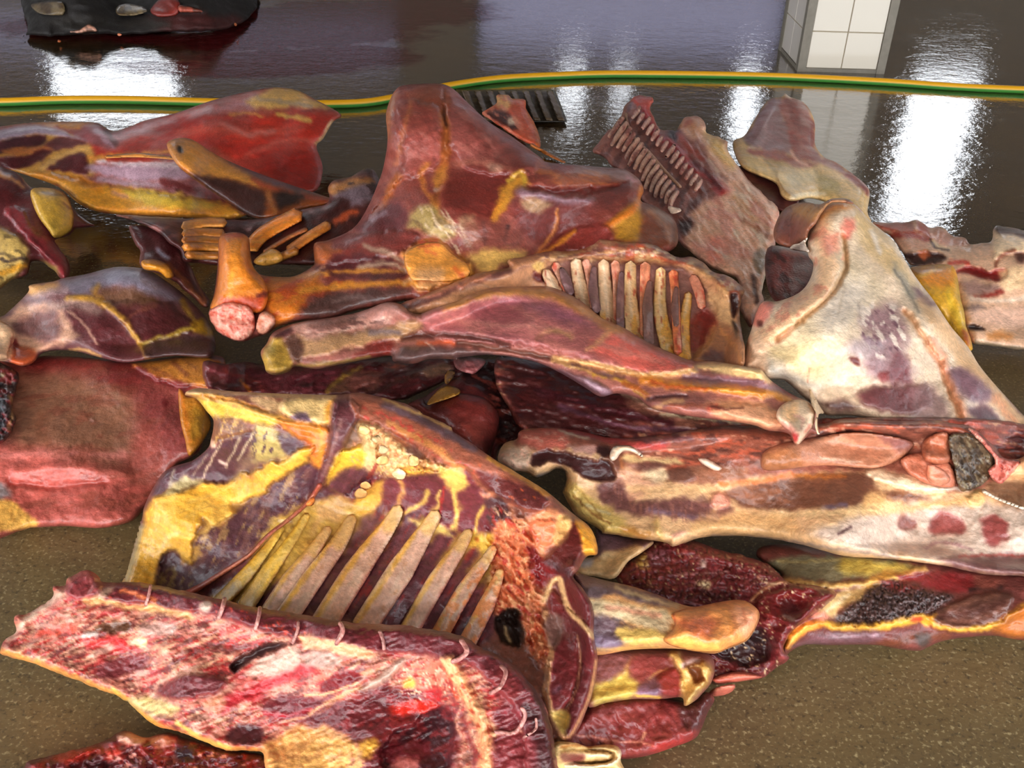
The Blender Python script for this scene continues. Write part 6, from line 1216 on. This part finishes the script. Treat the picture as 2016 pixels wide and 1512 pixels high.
    ('f', 'l 1080,650 1200,615 1240,740 1210,830 1100,780', '2c1a15', 7, 6, 1, -.03), ('s', 'l 1130,720 1170,800', 6, 'c8b08a', 4, 4), ('f', 'l 1280,250 1420,400 1480,420 1380,440 1340,500 1280,400', '74242a', 8, 6),  # first fill puts the cavity's shade into the colour
    ('f', 'l 1380,525 1425,508 1485,640 1545,760 1555,950 1505,1125 1430,1205 1370,1172 1370,1000 1405,850 1440,750 1395,640', '6c2a30', 5, 3, 1, .016), ('f', 'l 1470,600 1600,700 1640,800 1655,950 1612,1100 1545,1280 1480,1375 1490,1185 1555,1000 1555,800', '62262d', 5, 3, 1, .016), ('f', 'l 1490,420 1625,573 1645,690 1560,725 1480,560', '5d1f25', 6, 4),
    ('s', 'l 1360,560 1395,470 1450,450 1490,600 1570,690 1640,770', 11, 'dfb98c', 4, 3, 1, .008), ('s', 'l 1365,640 1400,800 1380,950 1370,1080 1390,1170 1440,1290 1470,1340', 13, 'd9a882', 4, 4, 1, .008), ('s', 'l 1655,900 1610,1120 1500,1340', 5, 'd2a47c', 3, 2, .9), ('s', 'l 1545,760 1562,900 1540,1060 1480,1195 1440,1220', 3, 'c99a80', 2, 2, .9), ('f', 'l 1400,1190 1500,1195 1475,1320 1440,1290', 'dcc07a', 5, 3), ('f', 'l 1360,670 1440,640 1475,740 1400,830', '876660', 7, 4), ('s', 'l 1420,1080 1440,1060', 9, '9a7488', 8, 4, .7)],
    z=['h 100,1350,.03', 'h 470,110,.34', 'h 1000,120,.38', 'h 1600,130,.38', 'i 760,440,.36', 'i 1260,760,.32', 'i 1560,1080,.28', 'l 1640,800,.18', 'l 1450,1350,.14', 'h 600,900,.15', 'i 0,1100,.13', 'i 700,1200,.16', 'l 1000,600,.16', 'g 1000,560,.03', 'l 700,850,.05'], T=.05, R=18, rag=.6,
    label='large front rib cage with yellow fat panel and row of pale ribs', cat='meat')
for ln, w, yo in (('h 1090,1000 1000,1130 850,1320 660,1520', [6, 16, 24, 26], 1), ('h 1260,920 1160,1080 1010,1290 850,1530', [6, 18, 26, 28], 1), ('h 1400,1010 1300,1160 1150,1350 1010,1560', [6, 22, 30, 30], 0),
                  ('l 270,90 190,240 30,460 -120,680', [8, 28, 36, 38], 0), ('l 530,40 475,140 290,400 90,720', [8, 26, 42, 44], 0), ('l 745,70 690,160 545,390 330,720', [8, 26, 44, 42], 0), ('l 930,170 880,260 750,455 575,760', [8, 22, 33, 33], 0), ('l 1070,260 1030,330 905,510 740,800', [6, 18, 28, 30], 0), ('l 1110,390 1090,450 1025,600 905,830', [6, 18, 28, 30], 0)):
    c = P(ln)
    off = [(x - w[2] * .36, y - w[2] * .2) for x, y in c]
    onr = [(x + w[2] * .5, y + w[2] * .3) for x, y in c]
    ops = [('s', off, w[2] * .26, 'd2a553', 6, 3, .9), ('s', onr, 5, '8a3434', 5, 3, .7), ('m', 'dcc8b2', 10, .56, .5, -58, 5), ('m', 'b88a6c', 6, .66, .5, -58, 3), ('s', c[:2], w[1], 'd2b070', 12, 6, .7)]
    if yo:
        ops = [('m', 'd9b458', 12, .5, .8, -58, 4), ('s', off, 8, 'c39a3c', 7, 3, .9), ('s', onr, 4, '6a3a30', 5, 3, .7)]
    if c[0][0] > 960:
        ops.append(('m', 'd88a5c', 9, .5, .7, -58, 2))
    band('rib', c, [max(q * 1.2, w[2] * .55) for q in w], 'd0ae9c' if not yo else 'c6a862', cage, ops, T=.006, gap=.0012)
band('diaphragm_edge', 'h 1345,720 1270,830 1150,940 1000,1055 880,1180 700,1300 560,1390 440,1450', [12, 9, 8, 8, 8, 10, 12, 14], 'a5564a', cage, [('s', 'h 1300,790 1100,980 850,1200 600,1370', 3, 'd9a080', 3, 2, .8)], T=.016, plabel='thin red diaphragm edge')
piece('fat_nub', 'h 1250,850 1290,800 1312,822 1290,860', 'd9884c', (), None, .01, 5, parent=cage)
rnd = random.Random(5)
lumps = 'h 1630,360 1690,350 1750,370 1720,420 1790,430 1840,460 1760,490 1850,520 1910,520 1960,560 1900,590 1830,580 1760,560 1720,600 1800,640 1870,650 1950,640 1690,690 1640,730 1590,770 1540,790 1620,780 1700,640 1660,400'
for x, y in P(lumps)[::3]:
    r = rnd.uniform(9, 14)
    ol = [(x + r * (1 + rnd.uniform(-.25, .25)) * math.cos(a), y + r * (.8 + rnd.uniform(-.2, .2)) * math.sin(a)) for a in np.linspace(0, 2 * math.pi, 7)[:-1]]
    piece('fat_lump', ol, rnd.choice(['e6cb9c', 'e3c08a', 'ebd5ac', 'dfb27c']), (), None, rnd.uniform(.002, .004), r * .95, parent=cage, gap=.001, noise=.001)

# ------------------------------------------------------------------ front slab and bits in front
curl = piece('tripe_curl', 'k 260,1370 380,1368 450,1388 560,1378 622,1390 645,1430 642,1480 700,1580 690,1640 250,1640 270,1480', 'd9be8c', [('s', 'k 300,1390 420,1380 470,1395', 6, 'a8703a', 5, 5), ('s', 'k 300,1420 440,1410 560,1415 600,1440 570,1475 450,1485 380,1480', 5, '8c6a3c', 3, 2, 1, -.015), ('s', 'k 340,1450 480,1440 560,1445', 7, 'ead9b4', 4, 2, 1, .008), ('f', 'k 300,1430 420,1430 420,1470 320,1480', '7a4040', 6, 4), ('s', 'k 330,1500 500,1500 620,1470 640,1420', 7, 'ecdcbc', 4, 2, 1, .012), ('s', 'k 400,1530 560,1520 660,1540', 6, '9a7a4c', 4, 2, 1, -.015)],
             z=['k 400,1380,.07', 'k 640,1430,.05', 'k 500,1600,.05'], T=.04, R=18, label='rolled cream tripe curl at the bottom edge beside the dark slab', cat='offal')
bits = piece('bloody_scraps', 'g 60,1640 140,1512 160,1470 300,1440 450,1400 560,1370 680,1310 740,1305 830,1340 950,1310 1080,1350 1280,1400 1400,1420 1500,1450 1600,1640', '541b23', [('m', '8a2a28', 12, .52, .9, -20, 2), ('f', 'g 300,1440 560,1390 700,1420 560,1500 380,1490', 'a8382e', 10, 8), ('m', 'd49a90', 8, .62, .9, -10, 2, 'g 700,1330 1300,1400 1500,1560 700,1560'), ('f', 'g 670,1320 760,1310 830,1345 780,1380 690,1370', 'dba898', 6, 5), ('f', 'g 840,1350 930,1320 1000,1360 900,1400', 'cf9484', 7, 6), ('f', 'g 1000,1400 1100,1400 1080,1470 1000,1450', '2a1620', 8, 5), ('f', 'g 400,1490 560,1440 640,1512 480,1560', '46161e', 9, 6), ('n', .012, 16, -20, 2)],
             z=['g 300,1450,.05', 'g 900,1330,.06', 'g 1000,1600,.06'], T=.06, R=14, rag=2.5, label='bloody dark scraps at the bottom left edge in front of the spine slab', cat='scrap')
slabf = piece('spine_slab', ('g 0,840 30,780 90,740 80,650 150,640 220,600 300,540 300,480 370,480 380,440 490,388 560,430 590,460 800,460 1100,520 1400,590 1700,640 2016,690|l 288,690 500,700 650,715 880,760 1000,830 1150,900 1270,1020 1350,1130 1392,1250 1412,1350 1425,1450 1450,1580 1450,1700 0,1700|g 1560,1700 1500,1500 1480,1420 1290,1412 1180,1372 1000,1302 880,1272 780,1192 700,1122 580,1072 300,962 200,922 20,872'),
              'b8786c', [
    ('m', 'a0343a', 12, .53, .85, -22, 4), ('m', 'cba084', 11, .58, .8, -22, 4), ('m', '6a3638', 8, .59, .85, -22, 4), ('m', 'c49a8c', 16, .6, .7, -22, 3), ('m', 'a82c30', 5, .62, .8, -22, 4), ('m', 'd9b49c', 5, .65, .65, -22, 3), ('m', '5a2c2a', 6, .64, .6, -22, 4), ('n', .004, 10, -22, 4),
    ('f', 'g 500,540 560,455 800,455 1400,585 2016,685|l 288,690 650,715 900,760 1150,900 1300,1070 1385,1250 1410,1400 1425,1600 1270,1600 1240,1350 1200,1200 1100,1080 950,930 830,905 600,862 400,852 200,825 0,775|g 1900,812 1700,785 1450,722 1200,642 1000,622 800,582 640,562', '692b34', 7, 5, 1, .014), ('m', '4c1a22', 16, .55, .7, 10, 3, 'g 560,455 1400,585 2016,685 1900,812 1200,642 640,562'), ('m', 'b8483c', 7, .66, .8, 0, 1, 'g 560,455 1000,520 1400,600 1700,660 1700,780 1200,640 640,560'),
    ('f', 'g 370,480 490,390 560,430 580,500 500,560 380,540', '8a4048', 8, 6, 1, .012), ('s', 'g 480,400 530,480 480,560', 10, 'b06a6a', 8, 6, .7), ('f', 'g 510,560 600,480 640,470 620,540', 'a88878', 7, 7), ('s', 'g 680,510 760,520 880,560', 7, 'cf7a58', 5, 7, .9), ('s', 'g 880,470 1000,490 1050,460', 8, '3a2018', 5, 6), ('s', 'g 920,470 1040,450', 3, 'd8a860', 3, 3), ('f', 'g 1130,580 1190,570 1190,620 1140,620', 'cfb8a8', 5, 5),
    ('s', 'g 480,560 700,590 900,615 1080,655', 12, 'e2b484', 8, 7, .95), ('f', 'g 1700,760 1850,790 2016,830 2016,870 1850,850 1700,800', 'e2ba94', 7, 6), ('f', 'l 0,760 150,790 380,850 370,900 150,850 0,830', 'dfb090', 7, 6), ('s', 'g 15,852 300,958 580,1068 700,1118 880,1268 1180,1368 1300,1405 1470,1415', 13, 'd69a5a', 8, 5, .95), ('s', 'g 640,1060 760,1180 880,1260', 9, 'dfb060', 6, 4, .9), ('s', 'g 1000,1250 1150,1350 1300,1400', 9, 'e0b868', 6, 4, .9), ('s', 'g 40,780 120,700 240,600 320,530', 12, 'e6d0bc', 8, 7, .8),
    ('s', 'g 230,760 330,740 400,720', 14, 'cb4a42', 9, 7, .8), ('s', 'g 500,820 620,790 700,820', 16, 'b6333a', 9, 8, .9), ('f', 'g 540,955 700,880 870,890 770,960 610,1005', '6e3138', 8, 6), ('f', 'g 880,1085 1000,1000 1150,980 1280,1020 1210,1092 1000,1122', '672a32', 9, 5, 1, .014), ('s', 'g 860,1100 960,1000 1150,970', 8, 'd8b09c', 6, 6, .8), ('f', 'g 1305,925 1450,830 1540,800 1625,812 1450,885 1340,965', '3a1f20', 7, 4, 1, -.02), ('f', 'g 1180,800 1300,830 1420,800 1350,850 1230,840', '5a3030', 7, 6),
    ('f', 'g 1220,1155 1400,1050 1700,915 1790,960 1600,1035 1350,1155 1250,1205', 'a52e3a', 9, 7), ('f', 'g 1330,1020 1430,1000 1400,1060 1340,1060', 'c06a68', 7, 5, .8), ('f', 'g 1390,965 1560,858 1700,828 1690,935 1500,995', 'bfa294', 8, 6), ('f', 'g 1745,860 1850,840 1925,900 1860,955 1720,932', 'c3a498', 8, 5), ('s', 'g 1640,830 1680,900', 4, 'e0c0a8', 3, 3), ('f', 'g 1830,1060 1900,980 2016,970 2016,1040 1880,1080', '6a1e2a', 8, 5), ('f', 'g 500,740 650,680 745,690 700,745 560,745', '54372a', 7, 6), ('f', 'g 460,760 540,735 550,755 480,775', 'e6d8d0', 4, 4), ('f', 'g 760,780 830,775 820,820 750,820', 'ead0a8', 6, 5), ('f', 'g 950,710 1000,710 980,750 940,740', 'e6d4cc', 5, 4), ('f', 'g 800,700 980,690 940,760 830,760', 'c8a298', 8, 5),
    ('f', 'g 720,1130 850,1110 1020,1170 960,1220 800,1190', 'd9c08a', 8, 6), ('f', 'g 1150,1150 1220,1100 1290,1140 1230,1200', 'cf9478', 7, 5, .8), ('f', 'g 1500,1130 1700,1100 1900,1120 1900,1250 1650,1250 1500,1200', '6a2a34', 12, 9), ('s', 'g 1500,1200 1640,1210 1760,1190', 8, '9c2636', 7, 6), ('s', 'g 1600,1250 1800,1200 1980,1080', 5, 'c89070', 4, 4),
    ('f', 'l 0,1260 200,1140 450,1040 640,1090 760,1130 850,1250 870,1420 760,1600 450,1600 200,1400', '551d25', 14, 9, .95), ('f', 'l 430,1400 600,1250 800,1180 850,1350 760,1560 500,1560', '36111a', 18, 9, .95, -.02), ('m', '7e2a30', 10, .56, .7, -30, 2, 'l 100,1250 450,1060 800,1150 850,1500 450,1580'), ('f', 'l 480,1180 620,1130 770,1145 700,1185 560,1210', 'c03028', 8, 7), ('s', 'l 740,1060 830,1060 860,1110', 8, 'c4503c', 6, 6), ('f', 'l 300,1075 400,1000 560,885 520,975 400,1050', 'c5a99a', 5, 3, 1, .01), ('s', 'l 30,1200 180,1110 320,1050', 5, 'd8a884', 4, 4), ('f', 'l 90,1080 120,1010 250,970 320,990 180,1070', '701c26', 6, 4), ('s', 'l 0,1100 130,1090 300,1030', 4, 'e0b890', 3, 3),
    ('f', 'l 510,1000 640,900 800,930 880,1000 800,1080 640,1040', 'c07868', 14, 9), ('m', 'e4c0a8', 6, .6, .9, 0, 1, 'l 510,1000 640,900 880,980 850,1120 600,1130'), ('m', '8a2c2c', 7, .58, .8, 0, 1, 'l 510,1000 640,900 880,980 850,1120 600,1130'), ('f', 'l 560,1020 610,1000 620,1050 570,1055', 'e0a058', 6, 4), ('f', 'l 680,1080 760,1060 770,1130 700,1120', 'a82c34', 7, 5),
    ('f', 'l -60,1420 120,1330 280,1380 360,1500 340,1600 -60,1600', 'd8aa78', 14, 12), ('m', '6a2a34', 10, .54, .9, -20, 2, 'l -60,1400 120,1320 400,1380 380,1600 -60,1600'), ('f', 'l 310,1370 400,1340 420,1400 340,1460', 'cc9a48', 8, 6), ('f', 'g 1480,1400 1700,1280 1900,1300 2016,1420 1900,1600 1500,1600', 'dba868', 12, 10, .8), ('f', 'g 1285,1335 1350,1268 1475,1280 1470,1375 1350,1375', '4b2228', 8, 5), ('f', 'l 400,1420 480,1380 680,1360 700,1440 540,1500', '5a1622', 8, 6), ('f', 'l 500,1480 560,1450 650,1470 600,1560 480,1560', 'c87878', 9, 6),
    ('s', 'l 810,910 890,1040 950,1150 1010,1290 1030,1400 1030,1600', 27, 'dfa07a', 10, 7, 1, .022), ('m', 'ecc69c', 7, .56, .8, 60, 2, 'l 760,900 900,950 1080,1200 1090,1600 960,1600 950,1250'), ('m', 'a8402e', 7, .62, .8, 60, 2, 'l 760,900 900,950 1080,1200 1090,1600 960,1600 950,1250'), ('s', 'l 830,1100 900,1250 950,1400 960,1560', 9, '7a2c30', 7, 6, .8), ('s', 'l 890,1150 860,1260 900,1350', 4, 'd09a84', 3, 4, .8),
    ('s', 'l 700,715 880,762 1000,832 1150,902 1270,1022 1380,1250 1415,1450', 12, '2e1519', 6, 4, .95), ('f', 'l 1240,1150 1330,1180 1400,1380 1420,1560 1330,1560 1310,1350', '3c181c', 12, 6, .9), ('f', 'l 1050,1000 1150,950 1210,1060 1180,1180 1080,1100', '7a3238', 10, 5), ('f', 'l 1080,1180 1200,1150 1240,1250 1150,1310 1080,1270', '702c36', 9, 5), ('f', 'l 1080,1340 1250,1330 1290,1500 1100,1560', '7c343c', 10, 6)],
    z=['g 30,850,.10', 'g 490,400,.16', 'g 1400,590,.23', 'g 2016,690,.27', 'l 900,770,.30', 'l 1270,1020,.29', 'l 1400,1350,.24', 'l 1420,1600,.2', 'g 1480,1420,.10', 'g 700,1120,.09', 'l 600,1300,.17', 'l 0,1600,.13', 'g 1200,900,.17'], T=.05, R=18, rag=2.2, ragscale=9, gap=.01,
    label='big split spine slab of pink mottled meat in the front, dark red back muscle', cat='meat')
for ln, w in (('g 855,475 845,525 825,590', 6), ('g 1275,548 1262,600 1238,665', 8), ('g 1475,598 1465,660 1445,730', 7), ('g 1692,682 1685,740 1655,810', 6), ('g 1925,688 1942,730 1905,812', 8), ('l 200,688 218,740 178,808', 7), ('l 425,735 445,790 450,840', 7), ('l 885,785 920,850 880,890 835,912', 9), ('l 1110,935 1140,970 1110,1050 1050,1090', 8), ('l 1230,1170 1250,1220 1190,1310 1080,1305', 8), ('l 1310,1230 1310,1290 1240,1340', 5)):
    band('cartilage_disc', ln, w * 1.1, 'a87470', slabf, [('m', 'cfa49c', 6, .5, .7, 0, 1)], T=.002, noise=.0005, gap=.001)

for o_ in bpy.data.objects:
    if '_org' in o_:
        del o_['_org']
